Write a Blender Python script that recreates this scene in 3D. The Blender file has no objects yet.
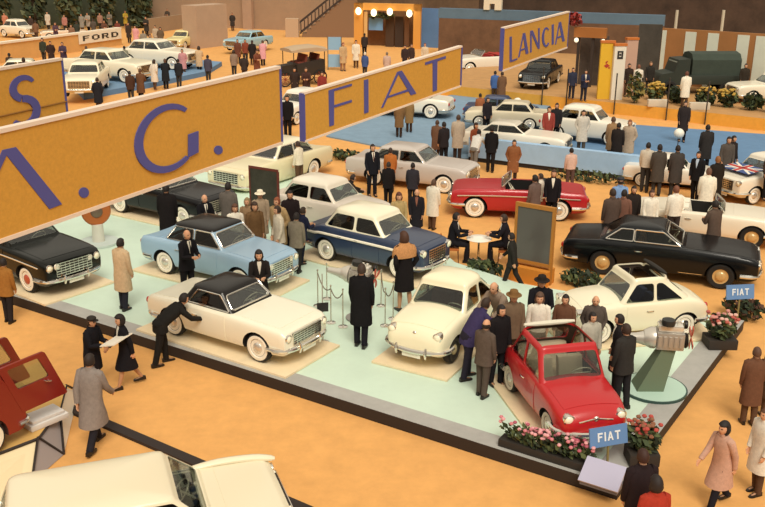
import bpy, bmesh, math, random
from mathutils import Vector, Matrix
random.seed(7)
rnd = random.Random(11)
SC = bpy.context.scene
C = SC.collection
# ------------------------------------------------------------------ camera
F, PITCH, ROLL, CH = 917.2, 0.32647, 0.00872, 8.26
cp, sp = math.cos(PITCH), math.sin(PITCH)
fw = Vector((0, cp, -sp)); r0 = Vector((1, 0, 0)); u0 = Vector((0, sp, cp))
rt = r0 * math.cos(ROLL) + u0 * math.sin(ROLL)
up = u0 * math.cos(ROLL) - r0 * math.sin(ROLL)
CO = Vector((0, 0, CH))
cam = bpy.data.cameras.new('camera'); co = bpy.data.objects.new('camera', cam); C.objects.link(co)
cam.sensor_width = 36; cam.lens = F * 36 / 765; cam.clip_end = 500
M = Matrix((rt, up, -fw)).transposed().to_4x4(); M.translation = CO
co.matrix_world = M
SC.camera = co
def ray(x, y): return fw * F + rt * (x - 382.5) - up * (y - 253.5)
def gp(x, y, z=0.0):
    "the point at height z seen at photograph position x, y"
    d = ray(x, y); return CO + d * ((z - CH) / d.z)
def proj(P):
    v = Vector(P) - CO; w = v.dot(fw)
    return (382.5 + F * v.dot(rt) / w, 253.5 - F * v.dot(up) / w)
def height_at(g, y):
    "height of the point above ground point g seen at image row y"
    lo, hi = 0.0, 12.0
    for _ in range(40):
        m = (lo + hi) / 2
        if proj((g.x, g.y, m))[1] > y: lo = m
        else: hi = m
    return (lo + hi) / 2
# ------------------------------------------------------------------ materials
def lin(c):
    c = c.lstrip('#'); v = [int(c[i:i + 2], 16) / 255 for i in (0, 2, 4)]
    return [((x + .055) / 1.055) ** 2.4 if x > .04045 else x / 12.92 for x in v] + [1]
MC = {}
def mat(col, rough=.6, metal=0, coat=0, noise=0, scale=8, emit=0, bump=0, sheen=0, spec=.5):
    k = (col, rough, metal, coat, noise, scale, emit, bump, sheen, spec)
    if k in MC: return MC[k]
    m = bpy.data.materials.new('m_' + col.lstrip('#')); m.use_nodes = True
    nt = m.node_tree; b = nt.nodes['Principled BSDF']
    b.inputs['Base Color'].default_value = lin(col)
    b.inputs['Roughness'].default_value = rough; b.inputs['Metallic'].default_value = metal
    b.inputs['Coat Weight'].default_value = coat; b.inputs['Coat Roughness'].default_value = .12
    b.inputs['Specular IOR Level'].default_value = spec
    if sheen: b.inputs['Sheen Weight'].default_value = sheen
    if emit:
        b.inputs['Emission Color'].default_value = lin(col); b.inputs['Emission Strength'].default_value = emit
    if noise or bump:
        tc = nt.nodes.new('ShaderNodeTexCoord'); n = nt.nodes.new('ShaderNodeTexNoise')
        n.inputs['Scale'].default_value = scale; n.inputs['Detail'].default_value = 6; n.inputs['Roughness'].default_value = .7
        nt.links.new(tc.outputs['Object'], n.inputs['Vector'])
        if noise:
            mx = nt.nodes.new('ShaderNodeMix'); mx.data_type = 'RGBA'; mx.blend_type = 'MIX'
            c = lin(col)
            mx.inputs['A'].default_value = [max(0, x * (1 - noise)) for x in c[:3]] + [1]
            mx.inputs['B'].default_value = [min(1, x * (1 + noise)) for x in c[:3]] + [1]
            mr = nt.nodes.new('ShaderNodeMapRange'); mr.inputs['From Min'].default_value = .3; mr.inputs['From Max'].default_value = .7
            nt.links.new(n.outputs['Fac'], mr.inputs['Value']); nt.links.new(mr.outputs['Result'], mx.inputs['Factor'])
            nt.links.new(mx.outputs['Result'], b.inputs['Base Color'])
        if bump:
            bp = nt.nodes.new('ShaderNodeBump'); bp.inputs['Strength'].default_value = bump; bp.inputs['Distance'].default_value = .02
            nt.links.new(n.outputs['Fac'], bp.inputs['Height']); nt.links.new(bp.outputs['Normal'], b.inputs['Normal'])
    MC[k] = m; return m
def paint(c):
    dk = sum(lin(c)[:3]) < .12
    return mat(c, .22 if dk else .3, 0, .12 if dk else .4, 0, 8, 0, 0, 0, .3 if dk else .5)
def cloth(c): return mat(c, .9, 0, 0, .14, 14, 0, 0, 0, .12)
def glass_mat(tint, name):
    m = bpy.data.materials.new(name); m.use_nodes = True; nt = m.node_tree; nt.nodes.clear()
    o = nt.nodes.new('ShaderNodeOutputMaterial'); t = nt.nodes.new('ShaderNodeBsdfTransparent'); g = nt.nodes.new('ShaderNodeBsdfGlossy')
    t.inputs['Color'].default_value = tint; g.inputs['Roughness'].default_value = .03
    mx = nt.nodes.new('ShaderNodeMixShader'); lw = nt.nodes.new('ShaderNodeLayerWeight'); lw.inputs['Blend'].default_value = .25; fr = nt.nodes.new('ShaderNodeMath'); fr.operation = 'MULTIPLY_ADD'; fr.inputs[1].default_value = .5; fr.inputs[2].default_value = .03; nt.links.new(lw.outputs['Facing'], fr.inputs[0])
    nt.links.new(fr.outputs[0], mx.inputs[0]); nt.links.new(t.outputs[0], mx.inputs[1]); nt.links.new(g.outputs[0], mx.inputs[2]); nt.links.new(mx.outputs[0], o.inputs[0])
    return m
GLASS = glass_mat((.72, .75, .72, 1), 'window_glass'); LINING = mat('#4a3d33', .9)
CHROME = mat('#e9e4da', .16, .95); TYRE = mat('#1b1917', .8); DARK = mat('#17140f', .7); WELL = mat('#120f0d', .9)
# ------------------------------------------------------------------ mesh helpers
def bmn(): return bmesh.new()
def obj(name, bm, m, parent=None, smooth=True, angle=None):
    me = bpy.data.meshes.new(name)
    bmesh.ops.recalc_face_normals(bm, faces=bm.faces[:])
    bm.to_mesh(me); bm.free()
    for x in (m if isinstance(m, (list, tuple)) else [m]): me.materials.append(x)
    if smooth:
        for p in me.polygons: p.use_smooth = True
        try: me.set_sharp_from_angle(angle=angle or math.radians(38))
        except Exception: pass
    o = bpy.data.objects.new(name, me); C.objects.link(o)
    if parent: o.parent = parent
    return o
def tag(o, label=None, cat=None, group=None, kind=None):
    if label: o['label'] = label
    if cat: o['category'] = cat
    if group: o['group'] = group
    if kind: o['kind'] = kind
    return o
def thing(name, label, cat, loc=(0, 0, 0), rz=0, group=None, scale=1):
    o = bpy.data.objects.new(name, None); C.objects.link(o); o.location = loc; o.rotation_euler = (0, 0, rz); o.scale = (scale,) * 3
    return tag(o, label, cat, group)
def box(bm, x0, x1, y0, y1, z0, z1, bev=0, mi=0):
    n0 = len(bm.verts)
    vs = [bm.verts.new(p) for p in ((x0, y0, z0), (x1, y0, z0), (x1, y1, z0), (x0, y1, z0), (x0, y0, z1), (x1, y0, z1), (x1, y1, z1), (x0, y1, z1))]
    fs = [bm.faces.new([vs[i] for i in f]) for f in ((3, 2, 1, 0), (4, 5, 6, 7), (0, 1, 5, 4), (1, 2, 6, 5), (2, 3, 7, 6), (3, 0, 4, 7))]
    for f in fs: f.material_index = mi
    if bev:
        es = {e for f in fs for e in f.edges}
        bmesh.ops.bevel(bm, geom=list(es), offset=bev, segments=2, affect='EDGES', profile=.6)
def loft(bm, rings, closed=True, cap=True, mi=0):
    "rings: lists of points, all the same length"
    R = [[bm.verts.new(p) for p in r] for r in rings]; n = len(R[0])
    for a, b in zip(R, R[1:]):
        for i in range(n if closed else n - 1):
            j = (i + 1) % n
            try: bm.faces.new((a[i], a[j], b[j], b[i])).material_index = mi
            except ValueError: pass
    if cap and closed:
        for r in (R[0], R[-1]):
            try: bm.faces.new(r).material_index = mi
            except ValueError: pass
    return R
def tube(bm, pts, r, n=8, closed=False, flat=1.0, mi=0):
    pts = [Vector(p) for p in pts]; rs = r if isinstance(r, (list, tuple)) else [r] * len(pts)
    rings = []; N = len(pts); ref = None
    for i, p in enumerate(pts):
        if closed: t = pts[(i + 1) % N] - pts[i - 1]
        else: t = pts[min(i + 1, N - 1)] - pts[max(i - 1, 0)]
        t.normalize()
        if ref is None:
            ref = Vector((0, 0, 1)) if abs(t.z) < .9 else Vector((1, 0, 0))
        a = (ref - t * ref.dot(t))
        if a.length < 1e-4: a = t.orthogonal()
        a.normalize(); b = t.cross(a); ref = a
        rings.append([p + (a * math.cos(k * 2 * math.pi / n) * flat + b * math.sin(k * 2 * math.pi / n)) * rs[i] for k in range(n)])
    if closed: rings.append(rings[0]); loft(bm, rings, True, False, mi); bmesh.ops.remove_doubles(bm, verts=bm.verts[:], dist=1e-5)
    else: loft(bm, rings, True, True, mi)
def lathe(bm, prof, n=20, origin=(0, 0, 0), axis='z', mi=0):
    "prof: (radius, height)"
    o = Vector(origin)
    def P(r, h, a):
        c, s = math.cos(a) * r, math.sin(a) * r
        return o + (Vector((c, s, h)) if axis == 'z' else Vector((h, c, s)) if axis == 'x' else Vector((s, h, c)))
    loft(bm, [[P(max(r, 1e-4), h, k * 2 * math.pi / n) for k in range(n)] for r, h in prof], True, True, mi)
def ball(bm, c, rx, ry=None, rz=None, seg=12, rings=8, mi=0):
    ry = ry or rx; rz = rz or rx
    n0 = len(bm.faces)
    m = Matrix.Translation(c) @ Matrix.Diagonal((rx, ry, rz, 1))
    g = bmesh.ops.create_uvsphere(bm, u_segments=seg, v_segments=rings, radius=1, matrix=m)
    bm.faces.ensure_lookup_table()
    for f in bm.faces[n0:]: f.material_index = mi
def prism(bm, poly, d, mi=0):
    "poly of 3-D points extruded by vector d"
    d = Vector(d); a = [bm.verts.new(p) for p in poly]; b = [bm.verts.new(Vector(p) + d) for p in poly]; n = len(a)
    bm.faces.new(a).material_index = mi; bm.faces.new(b[::-1]).material_index = mi
    for i in range(n): bm.faces.new((a[i], b[i], b[(i + 1) % n], a[(i + 1) % n])).material_index = mi
def cutby(o, cutter_bm, m=None):
    me = bpy.data.meshes.new('cut'); bmesh.ops.recalc_face_normals(cutter_bm, faces=cutter_bm.faces[:]); cutter_bm.to_mesh(me); cutter_bm.free()
    if m: me.materials.append(m)
    c = bpy.data.objects.new('cut', me); C.objects.link(c); c.parent = o.parent
    md = o.modifiers.new('b', 'BOOLEAN'); md.object = c; md.operation = 'DIFFERENCE'; md.solver = 'MANIFOLD'
    try: md.material_mode = 'TRANSFER'
    except Exception: pass
    bpy.context.view_layer.update()
    dg = bpy.context.evaluated_depsgraph_get(); new = bpy.data.meshes.new_from_object(o.evaluated_get(dg), depsgraph=dg)
    o.modifiers.clear(); old = o.data; o.data = new; new.name = o.name
    bpy.data.objects.remove(c); bpy.data.meshes.remove(old)
    for p in new.polygons: p.use_smooth = True
    try: new.set_sharp_from_angle(angle=math.radians(34))
    except Exception: pass
def catmull(p0, p1, p2, p3, t):
    return .5 * ((2 * p1) + (-p0 + p2) * t + (2 * p0 - 5 * p1 + 4 * p2 - p3) * t * t + (-p0 + 3 * p1 - 3 * p2 + p3) * t ** 3)
def curve(pts, n=4):
    P = [Vector(p) for p in pts]; out = []
    for i in range(len(P) - 1):
        a = P[max(i - 1, 0)]; d = P[min(i + 2, len(P) - 1)]
        out += [catmull(a, P[i], P[i + 1], d, k / n) for k in range(n)]
    return out + [P[-1]]
def dup(root, loc, rz, label=None, scale=None):
    r = root.copy(); C.objects.link(r); r.location = loc; r.rotation_euler = (0, 0, rz)
    if label: r['label'] = label
    if scale: r.scale = (scale,) * 3
    for ch in list(root.children):
        c = ch.copy(); C.objects.link(c); c.parent = r
        for g in list(ch.children):
            d = g.copy(); C.objects.link(d); d.parent = c
    return r
R = math.radians
# ------------------------------------------------------------------ cars
def round_poly(pts, r, n=3):
    out = []; N = len(pts)
    for i in range(N):
        p = Vector(pts[i]); a = Vector(pts[i - 1]) - p; b = Vector(pts[(i + 1) % N]) - p
        ra = min(r, a.length * .45); rb = min(r, b.length * .45)
        A = p + a.normalized() * ra; B = p + b.normalized() * rb
        for k in range(n + 1):
            t = k / n; out.append((A * (1 - t) + p * t) * (1 - t) + (p * (1 - t) + B * t) * t)
    return out
def interp(st, x):
    "stations from nose (large x) to tail; returns w, zb, zsh, zc"
    if x >= st[0][0]: return st[0][1:]
    if x <= st[-1][0]: return st[-1][1:]
    for i in range(len(st) - 1):
        a, b = st[i], st[i + 1]
        if a[0] >= x >= b[0]:
            t = (a[0] - x) / (a[0] - b[0] + 1e-9); out = []
            p = st[max(i - 1, 0)]; q = st[min(i + 2, len(st) - 1)]
            for k in range(1, 5):
                h = a[0] - b[0]
                ma = (b[k] - p[k]) / max(p[0] - b[0], 1e-6) * h if i > 0 else (b[k] - a[k])
                mb = (q[k] - a[k]) / max(a[0] - q[0], 1e-6) * h if i + 2 < len(st) else (b[k] - a[k])
                d = b[k] - a[k]
                if d * ma <= 0: ma = 0
                if d * mb <= 0: mb = 0
                if d: ma = math.copysign(min(abs(ma), 3 * abs(d)), d) if ma else 0; mb = math.copysign(min(abs(mb), 3 * abs(d)), d) if mb else 0
                out.append((2 * t**3 - 3 * t**2 + 1) * a[k] + (t**3 - 2 * t**2 + t) * ma + (-2 * t**3 + 3 * t**2) * b[k] + (t**3 - t**2) * mb)
            return out
def half_section(w, zb, zsh, zc):
    "from bottom centre, up the side, to top centre: (y, z)"
    h = zsh - zb
    P = [(0, zb), (w * .7, zb), (w * .92, zb + .05 * h), (w * .985, zb + .3 * h), (w, zb + .62 * h), (w * .985, zb + .86 * h), (w * .93, zsh), (w * .8, zsh + .35 * (zc - zsh) + .005), (w * .4, zsh + .85 * (zc - zsh)), (0, zc)]
    out = []
    for i in range(len(P) - 1):
        a = P[max(i - 1, 0)]; d = P[min(i + 2, len(P) - 1)]
        if i == len(P) - 2: d = (-P[-2][0], P[-2][1])
        if i == 0: a = (-P[1][0], P[1][1])
        for k in range(2): out.append((catmull(a[0], P[i][0], P[i + 1][0], d[0], k / 2), catmull(a[1], P[i][1], P[i + 1][1], d[1], k / 2)))
    return out + [P[-1]]
HS_LOW, HS_SIDE_TOP, HS_SHOULDER, HS_TOP = 4, 11, 13, 18
def std_stations(L, W, zb, belt, nose, hood, boot, tail, nw=.94, tw=.94, cowl=.7, deck=-1.1, fin=0, drop=0):
    h = L / 2; w = W / 2
    return [(h, w * nw * .9, zb + .14, nose - .16, nose - .12), (h - .03, w * nw * .965, zb + .07, nose - .05, nose - .02), (h - .13, w * nw, zb + .02, nose + .015, nose + .03),
            (h - .5, w * .985, zb, nose + .4 * (belt - nose) + .02, nose + .45 * (hood - nose) + .03), (cowl, w, zb, belt, hood), (0, w, zb, belt - drop, belt), (deck, w, zb, belt, boot),
            (-h + .5, w * .985, zb, belt * .5 + tail * .5 + fin * .7, boot * .5 + tail * .5), (-h + .1, w * tw, zb + .02, tail + fin, tail), (-h + .02, w * tw * .97, zb + .07, tail - .07 + fin, tail - .06), (-h, w * tw * .9, zb + .14, tail - .18, tail - .16)]
SPEC = {
 'mini': dict(L=2.97, W=1.34, H=1.46, wb=1.84, fo=.56, r=.27, zb=.22, belt=.83, st=[(1.485, .44, .34, .50, .55), (1.45, .53, .30, .58, .64), (1.36, .585, .26, .66, .74), (1.1, .64, .22, .745, .83), (.75, .655, .22, .79, .88), (.45, .66, .22, .83, .91), (0, .66, .22, .84, .87), (-.7, .66, .22, .84, .9), (-1.05, .64, .22, .80, .88), (-1.3, .58, .26, .70, .77), (-1.44, .50, .30, .58, .62), (-1.485, .42, .36, .48, .5)],
     gh=(.58, -1.16, .62, .26, -.78, .55, .14), side=[(-.28, .05)], pa=.09, pc=.20, seats='two', nose_style='mini', rcr=.25),
 'small': dict(L=3.25, W=1.40, H=1.48, wb=2.0, fo=.60, r=.285, zb=.22, belt=.86, st=[(1.625, .46, .36, .52, .58), (1.59, .56, .31, .62, .68), (1.49, .625, .27, .71, .79), (1.2, .68, .23, .80, .89), (.85, .695, .22, .84, .95), (.55, .70, .22, .86, .97), (0, .70, .22, .87, .9), (-.75, .70, .22, .88, .95), (-1.15, .69, .22, .85, .93), (-1.42, .63, .26, .75, .83), (-1.58, .54, .31, .62, .67), (-1.625, .45, .36, .5, .53)],
     gh=(.66, -1.25, .655, .30, -.62, .54, .18), side=[(-.22, .06)], pa=.10, pc=.24, seats='two', nose_style='small', rcr=.28),
 'round': dict(L=3.85, W=1.50, H=1.54, wb=2.34, fo=.68, r=.31, zb=.24, belt=.95, nose=.86, hood=1.02, boot=.97, tail=.86, nw=.9, tw=.86, cowl=.72, deck=-1.25,
     gh=(.86, -1.32, .68, .44, -.98, .56, .19), side=[(-.18, .07)], pa=.1, pc=.16, seats='four', nose_style='oval', rcr=.24),
 'sedan': dict(L=3.95, W=1.55, H=1.42, wb=2.42, fo=.72, r=.31, zb=.24, belt=.92, nose=.80, hood=.93, boot=.92, tail=.86, nw=.96, tw=.95, cowl=.7, deck=-1.1, fin=.03,
     gh=(.80, -1.28, .69, .36, -.92, .58, .11), side=[(-.2, .06)], pa=.07, pc=.12, seats='four', nose_style='wide', rcr=.14),
 'big': dict(L=4.62, W=1.68, H=1.46, wb=2.68, fo=.80, r=.33, zb=.25, belt=.96, nose=.86, hood=.98, boot=.96, tail=.88, nw=.96, tw=.95, cowl=.78, deck=-1.25, fin=.05,
     gh=(.88, -1.40, .76, .40, -1.02, .63, .11), side=[(-.22, .06)], pa=.07, pc=.12, seats='four', nose_style='wide', rcr=.14),
 'coupe': dict(L=4.75, W=1.70, H=1.36, wb=2.85, fo=.86, r=.33, zb=.24, belt=.93, nose=.80, hood=.93, boot=.92, tail=.82, nw=.95, tw=.95, cowl=.62, deck=-1.35, fin=.02,
     gh=(.72, -1.55, .75, .12, -1.02, .60, .10), side=[(-.62, .03)], pa=.06, pc=.10, seats='two', nose_style='wide', rcr=.12),
 'cab': dict(L=3.82, W=1.53, H=1.26, wb=2.34, fo=.70, r=.31, zb=.22, belt=.84, nose=.75, hood=.86, boot=.85, tail=.77, nw=.94, tw=.92, cowl=.52, deck=-.95, fin=.0,
     gh=(.60, -.98, .68, .20, -.68, .56, .09), side=[], pa=.06, pc=.22, seats='two', nose_style='wide', rcr=.14),
}
WH = {}
def wheel_meshes(r, band, hub):
    k = (r, band, hub)
    if k in WH: return WH[k]
    t = bmn(); w = .085
    lathe(t, [(r * .58, -w * .8), (r * .86, -w), (r * .97, -w * .75), (r, -w * .3), (r, w * .3), (r * .97, w * .75), (r * .86, w), (r * .58, w * .8), (r * .5, 0), (r * .58, -w * .8)], 24, axis='y')
    a = obj('wheel', t, TYRE)
    b = bmn(); lathe(b, [(r * .60, w * .8), (r * .64, w * 1.0), (r * .82, w * 1.06), (r * .86, w * .97), (r * .6, w * .7)], 24, axis='y'); b_ = obj('whitewall', b, mat(band, .6)) if band else None
    c = bmn(); lathe(c, [(r * .6, w * .3), (r * .6, w * .78), (r * .52, w * .62), (r * .40, w * .66), (r * .34, w * 1.0), (r * .2, w * 1.2), (.002, w * 1.28)], 20, axis='y'); c_ = obj('hubcap', c, mat(hub, .25, .6 if hub in ('#dcd6cc',) else .1, .4))
    WH[k] = (a.data, b_.data if b_ else None, c_.data)
    for o in (a, b_, c_):
        if o: bpy.data.objects.remove(o)
    return WH[k]
def add(name, me, parent):
    o = bpy.data.objects.new(name, me); C.objects.link(o); o.parent = parent; return o
def seat_bm(w, base=.30):
    b = bmn(); box(b, -.25, .27, -w, w, base, base + .19, .05)
    Rr = [[(-.22 - .12 * t + dx, y, base + .12 + .5 * t) for dx, y in ((-.06, -w), (.06, -w), (.06, w), (-.06, w))] for t in (0, .5, 1)]
    loft(b, Rr); return b
def make_car(spec, label, col, roof=None, band='#f2ead8', hub='#dcd6cc', inside='#4a2c22', open_top=False, sunroof=False, loc=(0, 0, 0), rz=0, scale=1, strip=None, far=False, name='car', cat='car', chrome_win=False, low=None, headl=None, softtop=None, group=None, hood_col=None, no_side=False):
    S = dict(SPEC[spec]); L, W, H, wb, r, zb, belt = (S[k] for k in ('L', 'W', 'H', 'wb', 'r', 'zb', 'belt'))
    root = thing(name, label, cat, loc, rz, group, scale)
    st = S.get('st') or std_stations(L, W, zb, belt, S['nose'], S['hood'], S['boot'], S['tail'], S['nw'], S['tw'], S['cowl'], S['deck'], S.get('fin', 0))
    body = paint(col); roofm = paint(roof or col); inm = mat(inside, .7)
    hl = L / 2; xa = hl - S['fo']; xb = xa - wb
    # body shell
    bm = bmn(); rings = []; N = 34 if not far else 24
    xs = sorted(set([st[0][0], st[-1][0]] + [s[0] for s in st] + [hl - L * k / N for k in range(N + 1)]), reverse=True)
    xs = [x for i, x in enumerate(xs) if i == 0 or xs[i - 1] - x > .012]
    for x in xs:
        hs = half_section(*interp(st, x)); rings.append([(x, y, z) for y, z in hs] + [(x, -y, z) for y, z in hs[-2:0:-1]])
    loft(bm, rings); ob = obj('body', bm, [body], root)
    xf0, xr0, w0, xf1, xr1, w1, dome = S['gh']; zre = H - dome; z0g = belt - .06
    cut = bmn()
    for x in (xa, xb):
        for s in (1, -1):
            lathe(cut, [(r * 1.16, s * (W / 2 - .27)), (r * 1.16, s * (W / 2 + .2))], 22, (x, 0, r * .98), 'y')
    box(cut, xr0 + (.22 if not open_top else .35), xf0 - .22, -w0 + .09, w0 - .09, .30, 2.0)
    cutby(ob, cut, WELL)
    def side_y(x, s):
        return half_section(*interp(st, x))[s]
    def patch(nm, xA, xB, s0, s1, both, m, off=.007, par=None):
        b = bmn(); out = []
        n = 7
        for i in range(n + 1):
            x = xA + (xB - xA) * i / n; hs = half_section(*interp(st, x))[s0:s1 + 1]
            row = [(x, y, z) for y, z in hs]
            if both == 2: row += [(x, -y, z) for y, z in hs[-2::-1]]
            if both == -1: row = [(x, -y, z) for x, y, z in row]
            out.append([Vector(p) for p in row])
        b2 = loft(b, out, False, False); b.normal_update()
        bmesh.ops.recalc_face_normals(b, faces=b.faces[:])
        c = sum((f.normal.dot(f.calc_center_median() - Vector((f.calc_center_median().x, 0, .55))) for f in b.faces), 0)
        if c < 0: bmesh.ops.reverse_faces(b, faces=b.faces[:])
        b.normal_update()
        for v in b.verts: v.co += v.normal * off
        g = bmesh.ops.extrude_face_region(b, geom=b.faces[:])
        for v in g['geom']:
            if isinstance(v, bmesh.types.BMVert): v.co -= v.normal * (off * 1.5)
        return obj(nm, b, m, par or root)
    # doors, bonnet, boot lid
    ds = S['side']; four = S['seats'] == 'four'
    segs = [(xf0 - .20, ds[0][0]), (ds[0][0] - .02, max(xr0 + .34, xb + r * 1.3) - .12)] if four else [(xf0 - .2, -.55 if not ds else ds[0][0])]
    for sgn in ((1, -1)):
        for k, (xA, xB) in enumerate(segs):
            if four and k == 1: xB = xb + r * 1.22
            d = patch('door', xA, xB, HS_LOW, HS_SIDE_TOP, sgn, body)
            if not far:
                y, z = side_y(xB + .1, HS_SIDE_TOP - 2); hb = bmn(); tube(hb, [(xB + .06, sgn * (y + .012), z), (xB + .09, sgn * (y + .035), z + .005), (xB + .2, sgn * (y + .035), z + .005), (xB + .22, sgn * (y + .012), z)], .012, 6); obj('door_handle', hb, CHROME, d)
    patch('bonnet', hl - .22, xf0 + .10, HS_SHOULDER + 1, HS_TOP, 2, paint(hood_col) if hood_col else body)
    patch('boot_lid', xr0 - .08, -hl + .14, HS_SHOULDER + 1, HS_TOP, 2, body)
    # greenhouse
    zt = zre - .015; zs = belt + .035
    def lerp(a, b, z): t = (z - z0g) / (zre - z0g); return a + (b - a) * t
    XF = lambda z: lerp(xf0, xf1, z); XR = lambda z: lerp(xr0, xr1, z); WW = lambda z: lerp(w0, w1, z)
    pw = .07
    front = round_poly([(0, -(WW(zs) - pw), zs + .02), (0, WW(zs) - pw, zs + .02), (0, WW(zt) - pw, zt - .02), (0, -(WW(zt) - pw), zt - .02)], .06)
    rz_ = zs + (.05 if S['pc'] < .15 else .12)
    rear = round_poly([(0, -(WW(rz_) - pw * 1.6), rz_), (0, WW(rz_) - pw * 1.6, rz_), (0, WW(zt) - pw * 1.6, zt - .02), (0, -(WW(zt) - pw * 1.6), zt - .02)], .07)
    bounds = []; xl = None
    pillars = [None] + list(ds) + [None]
    for i in range(len(pillars) - 1):
        a, b = pillars[i], pillars[i + 1]
        fx = (lambda z, a=a: XF(z) - S['pa']) if a is None else (lambda z, a=a: a[0] - a[1] / 2)
        bx = (lambda z, b=b: XR(z) + S['pc']) if b is None else (lambda z, b=b: b[0] + b[1] / 2)
        bounds.append((fx, bx))
    sides = [round_poly([(fx(zs), 0, zs), (bx(zs), 0, zs), (bx(zt), 0, zt), (fx(zt), 0, zt)], .07 if spec in ('mini', 'small', 'round') else .035) for fx, bx in bounds]
    if not open_top:
        def outline(xf, xr, w, rc, rr):
            pts = []
            for cx, cy, a0, q in ((xf, w, 0, rc), (xr, w, 90, rr), (xr, -w, 180, rr), (xf, -w, 270, rc)):
                sx = -1 if cx == xf else 1; sy = -1 if cy > 0 else 1
                for k in range(6):
                    a = R(a0 + 18 * k); pts.append((cx + sx * q + math.cos(a) * q, cy + sy * q + math.sin(a) * q))
            out = []
            for i in range(len(pts)):
                out.append(pts[i])
                if i % 6 == 5:
                    q = pts[(i + 1) % len(pts)]
                    for k in (1, 2, 3, 4): out.append((pts[i][0] + (q[0] - pts[i][0]) * k / 5, pts[i][1] + (q[1] - pts[i][1]) * k / 5))
            return out
        rc, rr = .10, S['rcr']
        def shell(ins, dz):
            rg = []
            for t in (0, .25, .5, .75, 1):
                rg.append([(x, y, z0g + (zre - z0g) * t) for x, y in outline(xf0 + (xf1 - xf0) * t - ins, xr0 + (xr1 - xr0) * t + ins, w0 + (w1 - w0) * t - ins, rc, rr)])
            cx = (xf1 + xr1) / 2; p = 2.4; last = outline(xf1 - ins, xr1 + ins, w1 - ins, rc, rr)
            for s in (.985, .955, .91, .84, .72, .55, .35, .12):
                z = zre + (H - dz - zre) * (1 - s ** p) ** (1 / p)
                rg.append([(cx + (x - cx) * s, y * s, z) for x, y in last])
            return rg
        g = bmn(); A = loft(g, shell(0, 0), True, False); B = loft(g, shell(.03, .03), True, False); BV = {v for r_ in B for v in r_}
        n = len(A[0])
        for i in range(n):
            j = (i + 1) % n; g.faces.new((A[0][i], A[0][j], B[0][j], B[0][i]))
        g.faces.new(A[-1]); g.faces.new(B[-1])
        bmesh.ops.recalc_face_normals(g, faces=g.faces[:])
        inner = set()
        for f in g.faces: f.material_index = 0 if f.calc_center_median().z > zre - .01 else 1
        for f in g.faces:
            if all(v in BV for v in f.verts): f.material_index = 2
        lowm = paint(low) if low else (roofm if roof else body); ml = [roofm] + ([lowm] if lowm != roofm else []) + [LINING]
        for f in g.faces: f.material_index = ml.index((roofm, lowm, LINING)[f.material_index])
        sh = obj('roof', g, ml, root)
        if roof and roof != col: sh['label'] = 'black roof' if roof[1] in '12' else 'cream roof'
        c1 = bmn(); mid = (xf1 + xr1) / 2
        prism(c1, [Vector((mid + .1, p.y, p.z)) for p in front], (2, 0, 0)); prism(c1, [Vector((mid - .1, p.y, p.z)) for p in rear], (-2, 0, 0))
        cutby(sh, c1)
        c2 = bmn()
        if not no_side:
            for P in sides:
                for s in (1, -1): prism(c2, [Vector((p.x, s * .22, p.z)) for p in P], (0, s * 1.2, 0))
        if sunroof:
            box(c2, xr1 + (.05 if sunroof == 2 else .25), xf1 - .08, -w1 + .1, w1 - .1, zre + .0, H + .3) if False else None
        cutby(sh, c2)
        if sunroof:
            c3 = bmn(); box(c3, xr1 + .14, xf1 - .07, -w1 + .07, w1 - .07, zre + dome * .12, H + .3); cutby(sh, c3)
            f = bmn(); tube(f, [(xr1 + .13, y, H - .015) for y in (-w1 + .06, -w1 / 2, 0, w1 / 2, w1 - .06)], [.03, .055, .06, .055, .03], 10, flat=.8)
            obj('folded_sunroof', f, mat('#d9d2c0' if sunroof == 1 else '#2a2620', .8), root)
    def pane(nm, pts, d, m=GLASS):
        b = bmn(); prism(b, pts, d); return obj(nm, b, m, root, False)
    wsp = [Vector((XF(p.z) - .02, p.y, p.z)) for p in front]
    ws = pane('windscreen', wsp, (-.006, 0, 0))
    if open_top or chrome_win:
        b = bmn(); tube(b, [p + Vector((.012, 0, 0)) for p in wsp], .018, 6, True); obj('windscreen_frame', b, CHROME, ws)
    if not open_top:
        pane('rear_window', [Vector((XR(p.z) + .02, p.y, p.z)) for p in rear], (.006, 0, 0))
        if not no_side:
            for P in sides:
                for s in (1, -1):
                    q = [Vector((p.x, s * (WW(p.z) - .014), p.z)) for p in P]
                    pn = pane('side_window', q, (0, -s * .006, 0))
                    if chrome_win:
                        b = bmn(); tube(b, [v + Vector((0, s * .012, 0)) for v in q], .017, 6, True); obj('window_trim', b, CHROME, pn)
    elif softtop:
        b = bmn(); x = xr0 + .30
        loft(b, [[(x + dx, y, z) for dx, z in ((.12, belt - .05), (.14, belt + .06 * k), (.02, belt + .11 * k), (-.16, belt + .08 * k), (-.2, belt - .05))] for y, k in ((-w0 + .02, .7), (-w0 + .1, 1), (0, 1.15), (w0 - .1, 1), (w0 - .02, .7))])
        obj('folded_hood', b, mat(softtop, .85), root)
    # interior
    if S['seats'] == 'four' or far: rows = [(.12, w0 - .14), (-.72, w0 - .14)]
    else: rows = [(0.0, None), (-.62, w0 - .14)] if spec in ('mini', 'small') else [(-.15, None)]
    for x, w in rows:
        if w is None:
            for s in (1, -1):
                o = obj('seat', seat_bm(.23, .3), inm, root); o.location = (x, s * .29, 0)
        else:
            o = obj('seat', seat_bm(w, .3), inm, root); o.location = (x, 0, 0)
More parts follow.
